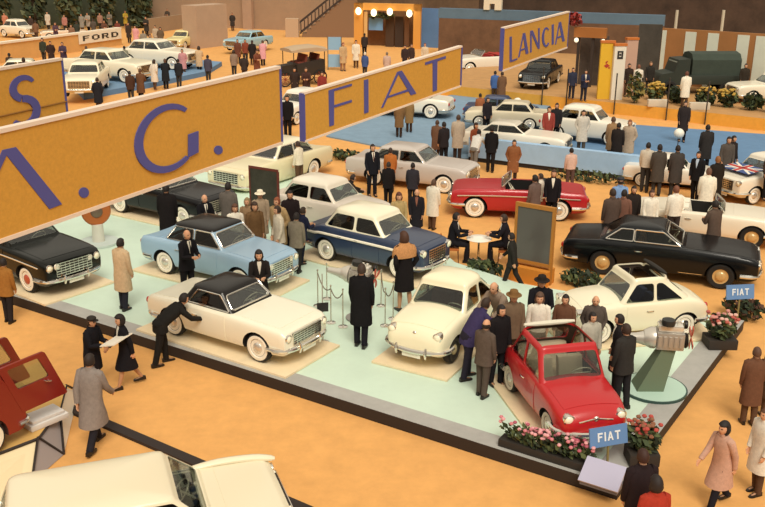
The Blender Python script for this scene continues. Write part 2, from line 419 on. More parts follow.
    if not far:
        b = bmn(); c = Vector((xf0 - .42, .3, belt - .03)); ax = Vector((-.8, 0, .6)); e = Vector((.6, 0, .8))
        tube(b, [c + (Vector((0, 1, 0)) * math.cos(k * math.pi / 8) + e * math.sin(k * math.pi / 8)) * .19 for k in range(16)], .012, 5, True)
        tube(b, [c, c - ax * .35], .018, 6); tube(b, [c - Vector((0, .19, 0)), c + Vector((0, .19, 0))], .01, 5); obj('steering_wheel', b, mat('#e6dcc4' if inside != '#17140f' else '#2a2622', .4), root)
    # wheels
    tm, wm, hm = wheel_meshes(r, band, hub)
    for x in (xa, xb):
        for s in (1, -1):
            w = add('wheel', tm, root); w.location = (x, s * (W / 2 - .135), r); w.rotation_euler = (0, 0, 0 if s > 0 else math.pi)
            if wm: add('whitewall', wm, w)
            add('hubcap', hm, w)
    # bumpers
    def bumper(nm, sx, nose):
        wN = st[0][1] if sx > 0 else st[-1][1]; ww = W / 2 - .02
        pts = curve([(sx * (hl - .42), -ww - .0, zb + .17), (sx * (hl - .16), -ww + .02, zb + .17), (sx * (hl + .02), -wN * .8, zb + .16), (sx * (hl + .065), 0, zb + .15), (sx * (hl + .02), wN * .8, zb + .16), (sx * (hl - .16), ww - .02, zb + .17), (sx * (hl - .42), ww, zb + .17)], 4)
        b = bmn(); tube(b, pts, .05, 8, flat=1.0)
        o = obj(nm, b, CHROME, root)
        if not far and spec not in ('mini',):
            for s in (1, -1):
                g = bmn(); tube(g, [(sx * (hl + .07), s * .32, zb + .05), (sx * (hl + .1), s * .32, zb + .16), (sx * (hl + .07), s * .32, zb + .27)], [.02, .035, .02], 8); obj('overrider', g, CHROME, o)
        return o
    bumper('front_bumper', 1, 1); bumper('rear_bumper', -1, 1)
    # lamps
    ns = S['nose_style']
    def nose_x(y, z):
        for i in range(len(xs) - 1):
            hs = half_section(*interp(st, xs[i]))
            top = max(q[1] for q in hs); wmax = max(q[0] for q in hs)
            if abs(y) < wmax * .97 and hs[0][1] < z < top - .02: return xs[i]
        return hl - .3
    hz, hy = {'mini': (.62, .46), 'small': (.70, .50), 'oval': (S.get('nose', .8) - .10, W / 2 - .19), 'wide': (S.get('nose', .8) - .13, W / 2 - .19)}[ns]
    for s in (1, -1):
        x = nose_x(hy + .03, hz); hr = .085 if ns != 'wide' else .08
        b = bmn(); lathe(b, [(hr, -.12), (hr * 1.15, -.02), (hr * 1.15, .035), (hr * .95, .045), (hr * .9, .03), (.01, .03)], 16, (x, s * hy, hz), 'x'); hlm = obj('headlamp', b, CHROME, root)
        b = bmn(); lathe(b, [(hr * .9, .028), (hr * .7, .05), (hr * .3, .062), (.003, .064)], 16, (x, s * hy, hz), 'x'); obj('lens', b, mat('#fff6dc', .15, 0, .5), hlm)
        if ns == 'wide' and not far and spec != 'cab':
            b = bmn(); lathe(b, [(hr * .8, -.1), (hr, .03), (hr * .8, .045), (.003, .055)], 14, (nose_x(hy - .2, hz), s * (hy - .2), hz), 'x'); obj('headlamp', b, mat('#f6efdc', .2, .3), root)
        tz = (S.get('tail', .75) - .14) if 'st' not in S else .62
        ty = (W / 2 * .82) if 'st' not in S else .42
        b = bmn(); ball(b, (-hl + (.0 if 'st' not in S else .04), s * ty, tz), .05, .05, .075, 10, 6); obj('tail_lamp', b, mat('#b3221a', .25, 0, .5), root)
    # grille
    if ns in ('wide', 'oval'):
        gw = W / 2 - (.36 if spec != 'cab' else .32); gz0, gz1 = zb + .24, S['nose'] - .06
        if ns == 'oval': gw = .36
        b = bmn(); box(b, hl - .05, hl + .012, -gw, gw, gz0, gz1, .01); gr = obj('grille', b, mat('#3b3530', .4, .5), root)
        b = bmn()
        k = 5
        for i in range(k + 1):
            z = gz0 + (gz1 - gz0) * i / k; box(b, hl + .008, hl + .022, -gw, gw, z - .01, z + .01)
        for i in range(9):
            y = -gw + 2 * gw * i / 8; box(b, hl + .008, hl + .02, y - .006, y + .006, gz0, gz1)
        obj('grille_bars', b, CHROME, gr)
    else:
        b = bmn(); z = hz - .02
        for s in (1, -1): tube(b, [(nose_x(.05, z) + .02, s * .05, z + .02), (nose_x(.2, z) + .025, s * .2, z), (nose_x(.3, z) + .02, s * .30, z - .02)], .013, 6)
        ball(b, (nose_x(.0, z) + .02, 0, z + .02), .03, .05, .05, 10, 6); obj('nose_trim', b, CHROME, root)
    b = bmn(); box(b, hl + .055, hl + .065, -.2, .2, zb + .22 if ns == 'none' else zb + .02, zb + .12, 0); obj('number_plate', b, mat('#e9e2cf', .6), root)
    # side strip
    if strip:
        for s in (1, -1):
            b = bmn(); pts = []
            k = HS_SIDE_TOP - (2 if strip != 'low' else 8)
            for i in range(25):
                x = hl - .2 - (L - .4) * i / 24
                y, z = side_y(x, k if strip != 'low' else HS_LOW)
                if strip == 'low' and (abs(x - xa) < r * 1.25 or abs(x - xb) < r * 1.25): 
                    if len(pts) > 2: tube(b, pts, .022, 6)
                    pts = []; continue
                pts.append((x, s * (y + .012), z + (.06 if strip == 'low' else 0)))
            if len(pts) > 2: tube(b, pts, .018 if strip != 'white' else .035, 6)
            obj('side_strip', b, CHROME if strip != 'white' else mat('#efe6d4', .4), root)
    OBST.append((Vector(loc), rz, L / 2 * scale + .06, W / 2 * scale + .03))
    return root, dict(S=S, xa=xa, xb=xb, W=W, L=L, H=H, r=r, zb=zb)
def anchor(S, which):
    L, W = S['L'], S['W']; xa = L / 2 - S['fo']; xb = xa - S['wb']; y = W / 2 - .02
    return {'RF': (xa, -y, 0), 'RR': (xb, -y, 0), 'LF': (xa, y, 0), 'LR': (xb, y, 0), 'roof': ((S['gh'][3] + S['gh'][4]) / 2, 0, S['H'] - .03), 'nose': (L / 2, 0, .0), 'tail': (-L / 2, 0, 0), 'hood': (L / 2 - .7, 0, S.get('nose', .8) + .06)}[which]
CARS = {}
def place_car(key, spec, label, px, which, heading, z0, col, scale=1, board=False, board_label=None, **kw):
    S = SPEC[spec]; a = Vector(anchor(S, which)) * scale; h = R(heading)
    zb_ = z0 + (.05 if board else 0) + .002
    g = gp(px[0], px[1], zb_ + a.z)
    off = Matrix.Rotation(h, 3, 'Z') @ Vector((a.x, a.y, 0)); loc = Vector((g.x - off.x, g.y - off.y, zb_))
    root, info = make_car(spec, label, col, loc=loc, rz=h, scale=scale, **kw)
    CARS[key] = root
    if board:
        l = S['L'] * scale / 2 + .16; w = S['W'] * scale / 2 + .14; fx = board if isinstance(board, (int, float)) and board is not True else 0
        b = bmn(); box(b, -l, l if spec != 'mini' else l - .42, -w, w, 0, .05, .006)
        o = obj('display_board', b, mat('#e8d3ae', .6, 0, 0, .05, 5)); o.location = (loc.x, loc.y, z0); o.rotation_euler = (0, 0, h)
        tag(o, board_label, 'display board')
    return root
# ------------------------------------------------------------------ people
SKIN = mat('#d6a07c', .6); EYE = mat('#2a1c16', .4); LIP = mat('#a3503f', .5); STOCK = mat('#b98a68', .6)
POSES = { # lean, thigh/knee left, thigh/knee right, arms (pitch, abduct, flex, inward) left, right
 'stand': (2, (3, 3), (-3, 4), (4, 7, 14, 4), (2, 8, 18, 5)),
 'pocket': (3, (6, 6), (-4, 4), (-18, 16, 46, 22), (-18, 16, 46, 22)),
 'walk': (5, (18, 4), (-12, 22), (-20, 8, 12, 2), (20, 8, 26, 4)),
 'hold': (6, (4, 4), (-4, 4), (16, 8, 80, 26), (20, 8, 74, 26)),
 'talk': (2, (5, 5), (-4, 4), (4, 7, 14, 4), (26, 14, 95, 22)),
 'fold': (2, (4, 4), (-4, 4), (14, 8, 92, 62), (18, 8, 88, 60)),
 'lean': (34, (10, 10), (-6, 4), (44, 12, 26, 8), (38, 14, 40, 14)),
 'bend': (56, (12, 10), (-10, 6), (52, 10, 14, 6), (44, 12, 30, 10)),
 'sit': (8, (84, 84), (80, 84), (34, 10, 62, 24), (30, 10, 66, 28)),
}
def skel(pose):
    ln, tl, tr, al, ar = POSES[pose]; a = R(ln); d = Vector((math.sin(a), 0, math.cos(a)))
    K = {}
    legs = []
    for (th, kn), s in ((tl, 1), (tr, -1)):
        hip = Vector((0, s * .09, 0)); t = R(th); k = R(th - kn)
        knee = hip + Vector((math.sin(t), 0, -math.cos(t))) * .44; ank = knee + Vector((math.sin(k), 0, -math.cos(k))) * .42
        legs.append([hip, knee, ank])
    zp = -min(l[2].z for l in legs) + .075
    P = Vector((-.04 * math.sin(a) * 6 if ln > 20 else 0, 0, zp))
    for l in legs:
        for i in range(3): l[i] = l[i] + P
    K['legs'] = legs; K['P'] = P; K['d'] = d; K['lean'] = a
    K['sp'] = lambda t: P + d * t
    ha = a * .45; hd = Vector((math.sin(ha), 0, math.cos(ha)))
    K['neck'] = P + d * .57; K['head'] = K['neck'] + hd * .13 + Vector((.02, 0, 0)); K['ha'] = ha
    arms = []
    for (pi_, ab, fl, inw), s in ((al, 1), (ar, -1)):
        sh = K['sp'](.49) + Vector((0, s * .175, 0)); p = R(pi_); b = R(ab)
        u = Vector((math.sin(p) * math.cos(b), s * math.sin(b), -math.cos(p) * math.cos(b)))
        el = sh + u * .30; q = R(pi_ + fl); w = R(inw)
        v = Vector((math.sin(q) * math.cos(w), -s * math.sin(w), -math.cos(q) * math.cos(w)))
        arms.append((sh, el, el + v * .26, v, s))
    K['arms'] = arms
    return K
SK = {p: skel(p) for p in POSES}
def ell(c, t, ry, rx, n=14, e=2.3):
    "superellipse ring, lateral axis y, depth axis perpendicular to spine direction t"
    t = Vector(t).normalized(); y = Vector((0, 1, 0)); x = y.cross(t).normalized(); out = []
    for k in range(n):
        a = 2 * math.pi * k / n; ca, sa = math.cos(a), math.sin(a)
        out.append(Vector(c) + x * (math.copysign(abs(ca) ** (2 / e), ca) * rx) + y * (math.copysign(abs(sa) ** (2 / e), sa) * ry))
    return out
PM = {}
def body_mesh(pose):
    if ('body', pose) in PM: return PM['body', pose]
    K = SK[pose]; b = bmn(); d = K['d']; spt = K['sp']
    loft(b, [ell(spt(t), d, ry, rx) for t, ry, rx in ((-.06, .11, .09), (.02, .155, .10), (.18, .14, .095), (.36, .17, .105), (.46, .165, .085), (.52, .11, .07), (.57, .06, .06), (.62, .052, .055))])
    tube(b, [spt(.55), K['neck'] + (K['head'] - K['neck']) * .7], [.056, .05], 12)
    h = K['head']; rot = Matrix.Rotation(K['ha'] * .7, 3, 'Y')
    g = bmn(); bmesh.ops.create_uvsphere(g, u_segments=22, v_segments=16, radius=1)
    for v in g.verts:
        x, y, z = v.co
        q = Vector((x * .098, y * .076, z * .122))
        if z < 0: q.y *= 1 - .30 * (-z) ** 1.6; q.x = q.x * (1 - .1 * (-z)) + (.012 * -z if x > 0 else .022 * -z)
        if x > .75 and abs(y) < .22 and -.32 < z < .12: q.x += .024 * (1 - abs(y) / .22) * (1 - abs(z + .2) / .34)
        if x > .6 and .22 < abs(y) < .62 and .02 < z < .28: q.x -= .009
        if x > .7 and abs(y) < .4 and -.62 < z < -.42: q.x += .004
        v.co = h + rot @ q
    me = bpy.data.meshes.new('t'); g.to_mesh(me); g.free(); b.from_mesh(me); bpy.data.meshes.remove(me)
    for s in (1, -1): ball(b, h + rot @ Vector((-.008, s * .078, .0)), .018, .010, .030, 8, 6)
    for l in K['legs']:
        tube(b, [l[0] + Vector((0, 0, .02)), l[0] * .55 + l[1] * .45, l[1], l[1] * .65 + l[2] * .35 - Vector((.012, 0, 0)), l[2]], [.082, .068, .05, .052, .036], 12)
        tube(b, [l[2] + Vector((-.05, 0, -.035)), l[2] + Vector((.04, 0, -.035)), l[2] + Vector((.15, 0, -.055))], [.034, .036, .026], 10)
    for sh, el, wr, v, s in K['arms']:
        tube(b, [sh, sh * .4 + el * .6, el, el * .6 + wr * .4, wr], [.056, .044, .038, .037, .026], 10)
        inn = Vector((0, -s, 0)); inn = (inn - v * inn.dot(v)).normalized(); fwd = v.cross(inn).normalized() * (1 if s < 0 else -1)
        if fwd.x < 0: fwd = -fwd
        loft(b, [[wr + v * t + fwd * (w * ca) + inn * (th * sa) for ca, sa in ((1, 0), (.7, .8), (0, 1), (-.7, .8), (-1, 0), (-.7, -.8), (0, -1), (.7, -.8))] for t, w, th in ((-.01, .026, .020), (.03, .038, .017), (.085, .042, .015))])
        for k, L in enumerate((.068, .078, .072, .056)):
            p0 = wr + v * .075 + fwd * (.031 - k * .0205)
            d1 = (v + inn * .25).normalized(); d2 = (v + inn * .9).normalized()
            tube(b, [p0, p0 + d1 * L * .5, p0 + d1 * L * .5 + d2 * L * .5], [.0095, .009, .0075], 6)
        p0 = wr + v * .02 + fwd * .034; tube(b, [p0, p0 + fwd * .022 + v * .03, p0 + fwd * .028 + v * .06 + inn * .01], [.012, .0105, .009], 6)
    o = obj('tmp', b, [SKIN, EYE, LIP, STOCK])
    md = o.modifiers.new('r', 'REMESH'); md.mode = 'VOXEL'; md.voxel_size = .0085; md.use_smooth_shade = True
    sm = o.modifiers.new('s', 'SMOOTH'); sm.factor = .4; sm.iterations = 2
    bpy.context.view_layer.update(); dg = bpy.context.evaluated_depsgraph_get()
    m2 = bpy.data.meshes.new_from_object(o.evaluated_get(dg), depsgraph=dg); old = o.data; bpy.data.objects.remove(o); bpy.data.meshes.remove(old)
    if len(m2.materials) < 4:
        m2.materials.clear()
        for m in (SKIN, EYE, LIP, STOCK): m2.materials.append(m)
    inv = rot.inverted(); zk = SK[pose]['P'].z
    for p in m2.polygons:
        p.use_smooth = True; q = inv @ (p.center - h); p.material_index = 0
        if q.x > .05:
            if abs(abs(q.y) - .032) < .015 and abs(q.z - .016) < .008: p.material_index = 1
            elif abs(q.y) < .024 and abs(q.z + .062) < .007: p.material_index = 2
        if p.center.z < zk - .1 and p.center.z < .6 and abs(p.center.y) < .19 and pose != 'sit': p.material_index = 3
    m2.name = 'body'; PM['body', pose] = m2
    return m2
def keep(key, bm, n=1):
    bmesh.ops.recalc_face_normals(bm, faces=bm.faces[:])
    me = bpy.data.meshes.new(key[0]); bm.to_mesh(me); bm.free(); me.materials.append(DARK)
    for p in me.polygons: p.use_smooth = True
    try: me.set_sharp_from_angle(angle=R(50))
    except Exception: pass
    PM[key] = me; return me
def coat_mesh(pose, kind):
    key = (kind, pose)
    if key in PM: return PM[key]
    K = SK[pose]; b = bmn(); d = K['d']; spt = K['sp']; P = K['P']
    fem = kind in ('dress', 'blouse', 'ladies_coat', 'fur_coat'); wa = .165 if fem and kind != 'fur_coat' else .20; shw = .185 if fem else .215
    fat = 1.05 if kind in ('overcoat', 'fur_coat', 'raincoat') else 1.0
    secs = [(.595, .062, .064), (.565, .10, .07), (.53, shw * .82, .085), (.47, shw, .108), (.36, shw * .98, .132), (.2, wa, .125), (.06, .192, .132)]
    rings = [ell(spt(t), d, ry * fat, rx * fat) for t, ry, rx in secs]
    dn = Vector((0, 0, 1)); st = .30 if pose == 'walk' else .0
    if pose == 'sit':
        rings.append(ell(spt(-.04), d, .2, .14))
    elif kind in ('jacket',): rings += [ell(P + Vector((0, 0, -.05)), dn, .205, .142), ell(P + Vector((0, 0, -.17)), dn, .215, .15 + st * .1)]
    elif kind in ('sweater', 'blouse'): rings += [ell(P + Vector((0, 0, -.04)), dn, .195, .135)]
    elif kind in ('overcoat', 'raincoat', 'fur_coat'):
        f = 1.15 if kind == 'fur_coat' else 1
        rings += [ell(P + Vector((0, 0, -.08)), dn, .215 * f, .155 * f), ell(P + Vector((.01, 0, -.28)), dn, .222 * f, .17 + st * .2), ell(P + Vector((.01, 0, -.44)), dn, .228 * f, .175 + st * .32)]
    else:
        rings += [ell(P + Vector((0, 0, -.08)), dn, .205, .15), ell(P + Vector((.01, 0, -.28)), dn, .215, .165 + st * .15), ell(P + Vector((.01, 0, -.44)), dn, .225, .18 + st * .25)]
    loft(b, rings)
    f2 = 1.1 if fat > 1 else 1
    for sh, el, wr, v, s in K['arms']:
        e = wr - v * (.015 if kind != 'blouse' else .12)
        tube(b, [sh + Vector((0, -s * .05, .015)), sh + Vector((0, -s * .005, .0)), sh * .55 + el * .45, el, el * .5 + e * .5, e], [.07 * f2, .074 * f2, .066 * f2, .058 * f2, .053 * f2, .048 * f2], 12)
    if kind not in ('dress', 'blouse'):
        n = K['neck'] + d * .005
        loft(b, [ell(n + d * dz, d, r1, r2) for dz, r1, r2 in ((-.02, .085, .082), (.015, .075, .078), (.04, .07, .074), (.02, .06, .066))], True, False)
    return keep(key, b)
def trouser_mesh(pose):
    key = ('trousers', pose)
    if key in PM: return PM[key]
    K = SK[pose]; b = bmn(); P = K['P']; d = K['d']
    loft(b, [ell(K['sp'](t), d, ry, rx) for t, ry, rx in ((.1, .175, .115), (0, .182, .125), (-.08, .165, .12), (-.13, .11, .09))])
    for l in K['legs']:
        e = l[2] + Vector((0, 0, -.02))
        tube(b, [l[0] + Vector((0, 0, .03)), l[0] * .6 + l[1] * .4, l[1], l[1] * .5 + e * .5, e], [.10, .094, .076, .068, .062], 12)
    return keep(key, b)
def skirt_mesh(pose):
    key = ('skirt', pose)
    if key in PM: return PM[key]
    K = SK[pose]; b = bmn(); P = K['P']; dn = Vector((0, 0, 1)); st = .12 if pose == 'walk' else 0
    loft(b, [ell(P + Vector((0, 0, z)), dn, ry, rx) for z, ry, rx in ((.12, .16, .11), (.0, .195, .13), (-.2, .21, .15 + st * .4), (-.40, .22, .165 + st))])
    return keep(key, b)
def shoe_mesh(pose, side):
    key = ('shoe', pose, side)
    if key in PM: return PM[key]
    l = SK[pose]['legs'][side]; b = bmn(); z = l[2].z - .075
    X = l[2].x; Y = l[2].y
    loft(b, [[(X + dx, Y + y * w, z + (h * .98 if y * 0 + t > 0 else 0)) for y, t in ((-1, 0), (1, 0), (.85, 1), (.4, 1.0), (-.4, 1.0), (-.85, 1))] for dx, w, h in ((-.085, .030, .07), (-.05, .038, .085), (.02, .040, .075), (.10, .046, .05), (.16, .042, .04), (.195, .022, .025))])
    return keep(key, b)
def hair_mesh(pose, style):
    key = ('hair', pose, style)
    if key in PM: return PM[key]
    K = SK[pose]; h = K['head']; rot = Matrix.Rotation(K['ha'] * .7, 3, 'Y'); b = bmn()
    if style in ('short', 'bob', 'bald'):
        bmesh.ops.create_uvsphere(b, u_segments=22, v_segments=16, radius=1)
        for v in b.verts:
            x, y, z = v.co; big = 1.10 if style != 'bob' else 1.28
            q = Vector((x * .100, y * .080, z * .124)) * big
            if style == 'bob' and z < 0: q.z *= .95; q.y *= 1.12
            hide = (x > (.30 if style == 'short' else .22) and z < (.55 if style == 'short' else .45)) or (style == 'short' and z < -.45) or (style == 'bald' and (z > .35 or x > .1)) or (style == 'bald' and z < -.4) or z < -.8
            if hide: q = Vector((x * .08, y * .062, z * .10))
            v.co = h + rot @ q
    elif style == 'hat':
        lathe(b, [(.001, .15), (.055, .152), (.078, .14), (.088, .10), (.094, .055), (.098, .05), (.155, .048), (.158, .04), (.10, .036), (.05, .03)], 18)
        for v in b.verts: v.co = h + rot @ Vector((v.co.x * 1.12 - .01, v.co.y, v.co.z + .0))
    elif style == 'cap':
        lathe(b, [(.001, .145), (.06, .14), (.10, .115), (.108, .09), (.098, .055), (.05, .05)], 18)
        prism(b, [Vector((.07 + .1 * math.cos(a), .08 * math.sin(a), .05)) for a in [R(-80 + 20 * k) for k in range(9)]], (0, 0, .014))
        for v in b.verts: v.co = h + rot @ v.co
    elif style == 'scarf':
        bmesh.ops.create_uvsphere(b, u_segments=18, v_segments=14, radius=1)
        for v in b.verts:
            x, y, z = v.co; q = Vector((x * .112, y * .094, z * .138))
            if x > .55 and z < .5: q = Vector((x * .08, y * .062, z * .10))
            v.co = h + rot @ q
    return keep(key, b)
def shirt_mesh(pose):
    key = ('shirt_front', pose)
    if key in PM: return PM[key]
    K = SK[pose]; b = bmn(); d = K['d']; x = Vector((0, 1, 0)).cross(d).normalized(); P = []
    for t, w, rx in ((.575, .045, .082), (.53, .05, .098), (.47, .04, .120), (.36, .022, .140), (.27, .004, .138)):
        P.append([K['sp'](t) + x * (rx + o) + Vector((0, y * w, 0)) for y, o in ((-1, -.004), (0, .006), (1, -.004), (1, -.02), (-1, -.02))])
    loft(b, P)
    return keep(key, b)
def tie_mesh(pose):
    key = ('tie', pose)
    if key in PM: return PM[key]
    K = SK[pose]; b = bmn(); d = K['d']; x = Vector((0, 1, 0)).cross(d).normalized(); P = []
    for t, w, rx in ((.565, .014, .098), (.52, .013, .112), (.40, .02, .145), (.30, .012, .150)):
        P.append([K['sp'](t) + x * (rx + o) + Vector((0, y * w, 0)) for y, o in ((-1, 0), (0, .005), (1, 0), (0, -.012))])
    loft(b, P)
    return keep(key, b)
def stole_mesh(pose):
    key = ('stole', pose)
    if key in PM: return PM[key]
    K = SK[pose]; b = bmn(); d = K['d']
    loft(b, [ell(K['sp'](t), d, ry, rx) for t, ry, rx in ((.605, .09, .09), (.57, .13, .10), (.53, .235, .12), (.46, .275, .145), (.38, .285, .16), (.30, .28, .165), (.29, .25, .15))])
    return keep(key, b)
def omesh(name, me, parent, m):
    o = add(name, me, parent); o.material_slots[0].link = 'OBJECT'; o.material_slots[0].material = m; return o
OBST = []       # (centre, heading, half length, half width) of what people must stand clear of
PEOPLE = []
def clear_of(g, r=.2, it=50):
    g = g.copy()
    for _ in range(it):
        moved = False
        for c, h, l, w_ in OBST:
            d = g - c; ch, sh = math.cos(h), math.sin(h); u = d.x * ch + d.y * sh; v = -d.x * sh + d.y * ch
            du, dv = l + r - abs(u), w_ + r - abs(v)
            if du > 0 and dv > 0:
                if dv <= du: v += math.copysign(dv + .01, v)
                else: u += math.copysign(du + .01, u)
                g.x = c.x + u * ch - v * sh; g.y = c.y + u * sh + v * ch; moved = True
        for q in PEOPLE:
            d = Vector((g.x - q.x, g.y - q.y, 0)); L_ = d.length; m_ = q.z + max(r, .26)
            if L_ < m_:
                d = d / L_ if L_ > 1e-3 else Vector((1, 0, 0)); g.x += d.x * (m_ + .01 - L_); g.y += d.y * (m_ + .01 - L_); moved = True
        if not moved: break
    return g
NP = [0]
def person(label, h, face, z0=0.0, f=None, pose='stand', top=('jacket', '#2b2a2c'), legs='#26242a', hair=('short', '#2a1d16'), s=1.0, shirt=None, tie=None, stole=None, group=None, lo=False, loc=None):
    "h: where the head is seen; f: where the feet are seen; face: heading in degrees"
    K = SK[pose]; rz = R(face)
    off = Matrix.Rotation(rz, 3, 'Z') @ Vector((K['head'].x, K['head'].y, 0))
    if loc: g = Vector(loc)
    elif f:
        g = gp(f[0], f[1], z0)
        if h:
            lo_, hi_ = .8, 1.15
            for _ in range(20):
                m_ = (lo_ + hi_) / 2
                if proj((g.x + off.x * m_, g.y + off.y * m_, z0 + K['head'].z * m_))[1] > h[1]: lo_ = m_
                else: hi_ = m_
            s = min(1.08, max(.86, lo_))
    else:
        g = gp(h[0], h[1], z0 + K['head'].z * s); g = Vector((g.x - off.x * s, g.y - off.y * s, z0))
    if not loc: g = clear_of(g, .72 if pose == 'bend' else .36 if pose in ('lean', 'hold') else .27)
    PEOPLE.append(Vector((g.x, g.y, {'bend': .5, 'lean': .36, 'hold': .32}.get(pose, .27))))
    g.z = z0 + .002
    r = thing('person', label, 'person', g, rz, group, s)
    add('body', body_mesh(pose), r)
    fem = top[0] in ('dress', 'blouse', 'ladies_coat', 'fur_coat')
    omesh(top[0], coat_mesh(pose, top[0]), r, cloth(top[1]))
    if legs:
        if fem and top[0] == 'blouse': omesh('skirt', skirt_mesh(pose), r, cloth(legs))
        elif not fem or legs[0] == '+': omesh('trousers', trouser_mesh(pose), r, cloth(legs.lstrip('+')))
    hm = mat(hair[1], .7) if hair[0] != 'hat' else cloth(hair[1])
    omesh({'hat': 'hat', 'cap': 'cap', 'scarf': 'headscarf'}.get(hair[0], 'hair'), hair_mesh(pose, hair[0]), r, hm)
    if hair[0] in ('hat', 'cap'): omesh('hair', hair_mesh(pose, 'bald'), r, mat('#2e221b', .7))
    if shirt: omesh('shirt_front', shirt_mesh(pose), r, cloth(shirt))
    if stole: omesh('fur_stole', stole_mesh(pose), r, mat(stole, .95, 0, 0, .25, 30, 0, .6, 0, .1))
    if tie: omesh('tie', tie_mesh(pose), r, cloth(tie))
    if not lo:
        for i in (0, 1): omesh('shoe', shoe_mesh(pose, i), r, mat('#1c1613', .4))
    return r
# ------------------------------------------------------------------ light
w = bpy.data.worlds.new('world'); SC.world = w; w.use_nodes = True; nt = w.node_tree
bg = nt.nodes['Background']; tc = nt.nodes.new('ShaderNodeTexCoord'); sx = nt.nodes.new('ShaderNodeSeparateXYZ'); cr = nt.nodes.new('ShaderNodeValToRGB')
nt.links.new(tc.outputs['Generated'], sx.inputs[0]); mr = nt.nodes.new('ShaderNodeMapRange'); mr.inputs['From Min'].default_value = -1
nt.links.new(sx.outputs['Z'], mr.inputs['Value']); nt.links.new(mr.outputs['Result'], cr.inputs[0]); nt.links.new(cr.outputs[0], bg.inputs['Color'])
e = cr.color_ramp.elements; e[0].position = .5; e[0].color = lin('#6f6152'); e[1].position = .72; e[1].color = lin('#fff4e0')
bg.inputs['Strength'].default_value = .68
sun = bpy.data.lights.new('skylight', 'SUN'); sun.energy = 2.25; sun.angle = R(28); sun.color = (1, .93, .80)
so = bpy.data.objects.new('skylight', sun); C.objects.link(so); so.rotation_euler = (R(38), R(8), 0)
SC.view_settings.view_transform = 'Standard'; SC.view_settings.look = 'None'; SC.view_settings.exposure = .14; SC.view_settings.gamma = 1
SC.view_settings.use_curve_mapping = False
# ------------------------------------------------------------------ setting
def struct(name, bm, m, smooth=False): return tag(obj(name, bm, m, None, smooth), kind='structure')
def slab(name, pts, z0, z1, m, mside=None):
    "pts: ground points; a raised deck"
    b = bmn(); prism(b, [Vector((p[0], p[1], z0)) for p in pts], (0, 0, z1 - z0))
    bmesh.ops.recalc_face_normals(b, faces=b.faces[:])
    for f in b.faces: f.material_index = 0 if f.normal.z > .5 else 1
    return struct(name, b, [m, mside or m])
ORANGE = mat('#dea562', .85, 0, 0, .09, 2.2, 0, .25, 0, .2)
b = bmn(); box(b, -95, 95, 2, 165, -.3, 0); struct('floor', b, ORANGE)
MINT = mat('#cde2d0', .5, 0, 0, .05, 1.2); BORDER = mat('#a9a7a2', .6, 0, 0, .1, 3); FASCIA = mat('#2b211c', .7)
PZ = .24
def pxy(x, y, z=PZ): p = gp(x, y, z); return (p.x, p.y)
A_ = gp(616.5, 500); B_ = gp(16, 305.7); Cc = gp(765, 300)
ud = (B_ - A_).normalized(); vd = (Cc - A_).normalized()
def pl(a, b_): p = A_ + ud * a + vd * b_; return (p.x, p.y)
tb = (gp(750, 322, PZ) - A_).dot(vd); back = [pl(0, tb), pxy(519, 283), pxy(455, 262), pxy(400, 215), pxy(330, 176), pxy(225, 172), pxy(60, 170), pxy(-60, 180)]
poly = [pl(0, 0), back[0], *back[1:], pl(18.5, 0)]
slab('platform_floor', poly, 0, PZ - .004, MINT, FASCIA)
slab('trim_1', [pl(-.01, -.01), pl(18.5, -.01), pl(18.5, .4), pl(.5, .4)], .02, PZ + .004, BORDER, FASCIA)
slab('trim_2', [pl(-.01, -.01), pl(.5, .4), pl(.5, tb), pl(-.01, tb)], .02, PZ + .004, BORDER, FASCIA)
# blue carpets and decks
BLUE = mat('#7b95ab', .85, 0, 0, .1, 2); BLUE2 = mat('#5f82a6', .85, 0, 0, .1, 2); LBLUE = mat('#9dbfe0', .6, 0, 0, .06, 3); KICK = mat('#241c18', .7)
def gxy(*p): q = gp(*p); return (q.x, q.y)
slab('carpet_floor', [gxy(326, 137), gxy(372, 146), gxy(440, 158), gxy(476, 160), gxy(560, 100), gxy(470, 92), gxy(392, 108)], 0, .06, BLUE)
BZ = .25
f0, f1 = gp(468, 161), gp(652, 184); dd = (f1 - f0).normalized(); nn = Vector((-dd.y, dd.x, 0)); f1 = f0 + dd * 26
slab('stage_floor', [tuple((f0 + nn * .1).xy), tuple((f1 + nn * .1).xy), tuple((f1 + nn * 13).xy), tuple((f0 + nn * 9.5).xy)], 0, BZ, BLUE2, KICK)
b = bmn(); fe = f0 + dd * 7.2; prism(b, [Vector((p.x, p.y, .18)) for p in (f0, fe, fe + nn * .3, f0 + nn * .3)], (0, 0, .78)); struct('wall_stage', b, LBLUE)
b = bmn(); prism(b, [Vector((p.x, p.y, .0)) for p in (f0 + nn * .05, fe + nn * .05, fe + nn * .25, f0 + nn * .25)], (0, 0, .18)); struct('trim_6', b, KICK)
# orange edged rear deck
OR2 = mat('#e0a540', .75, 0, 0, .08, 4)
h0, h1 = gp(497, 101), gp(765, 131); hd = (h1 - h0).normalized(); hn = Vector((-hd.y, hd.x, 0)); h1 = h0 + hd * 42
slab('rear_deck_floor', [tuple((h0 - hd * 6).xy), tuple(h1.xy), tuple((h1 + hn * 24).xy), tuple((h0 - hd * 6 + hn * 24).xy)], 0, .58, mat('#b98c58', .85, 0, 0, .12, 2), OR2)
DZ = .58
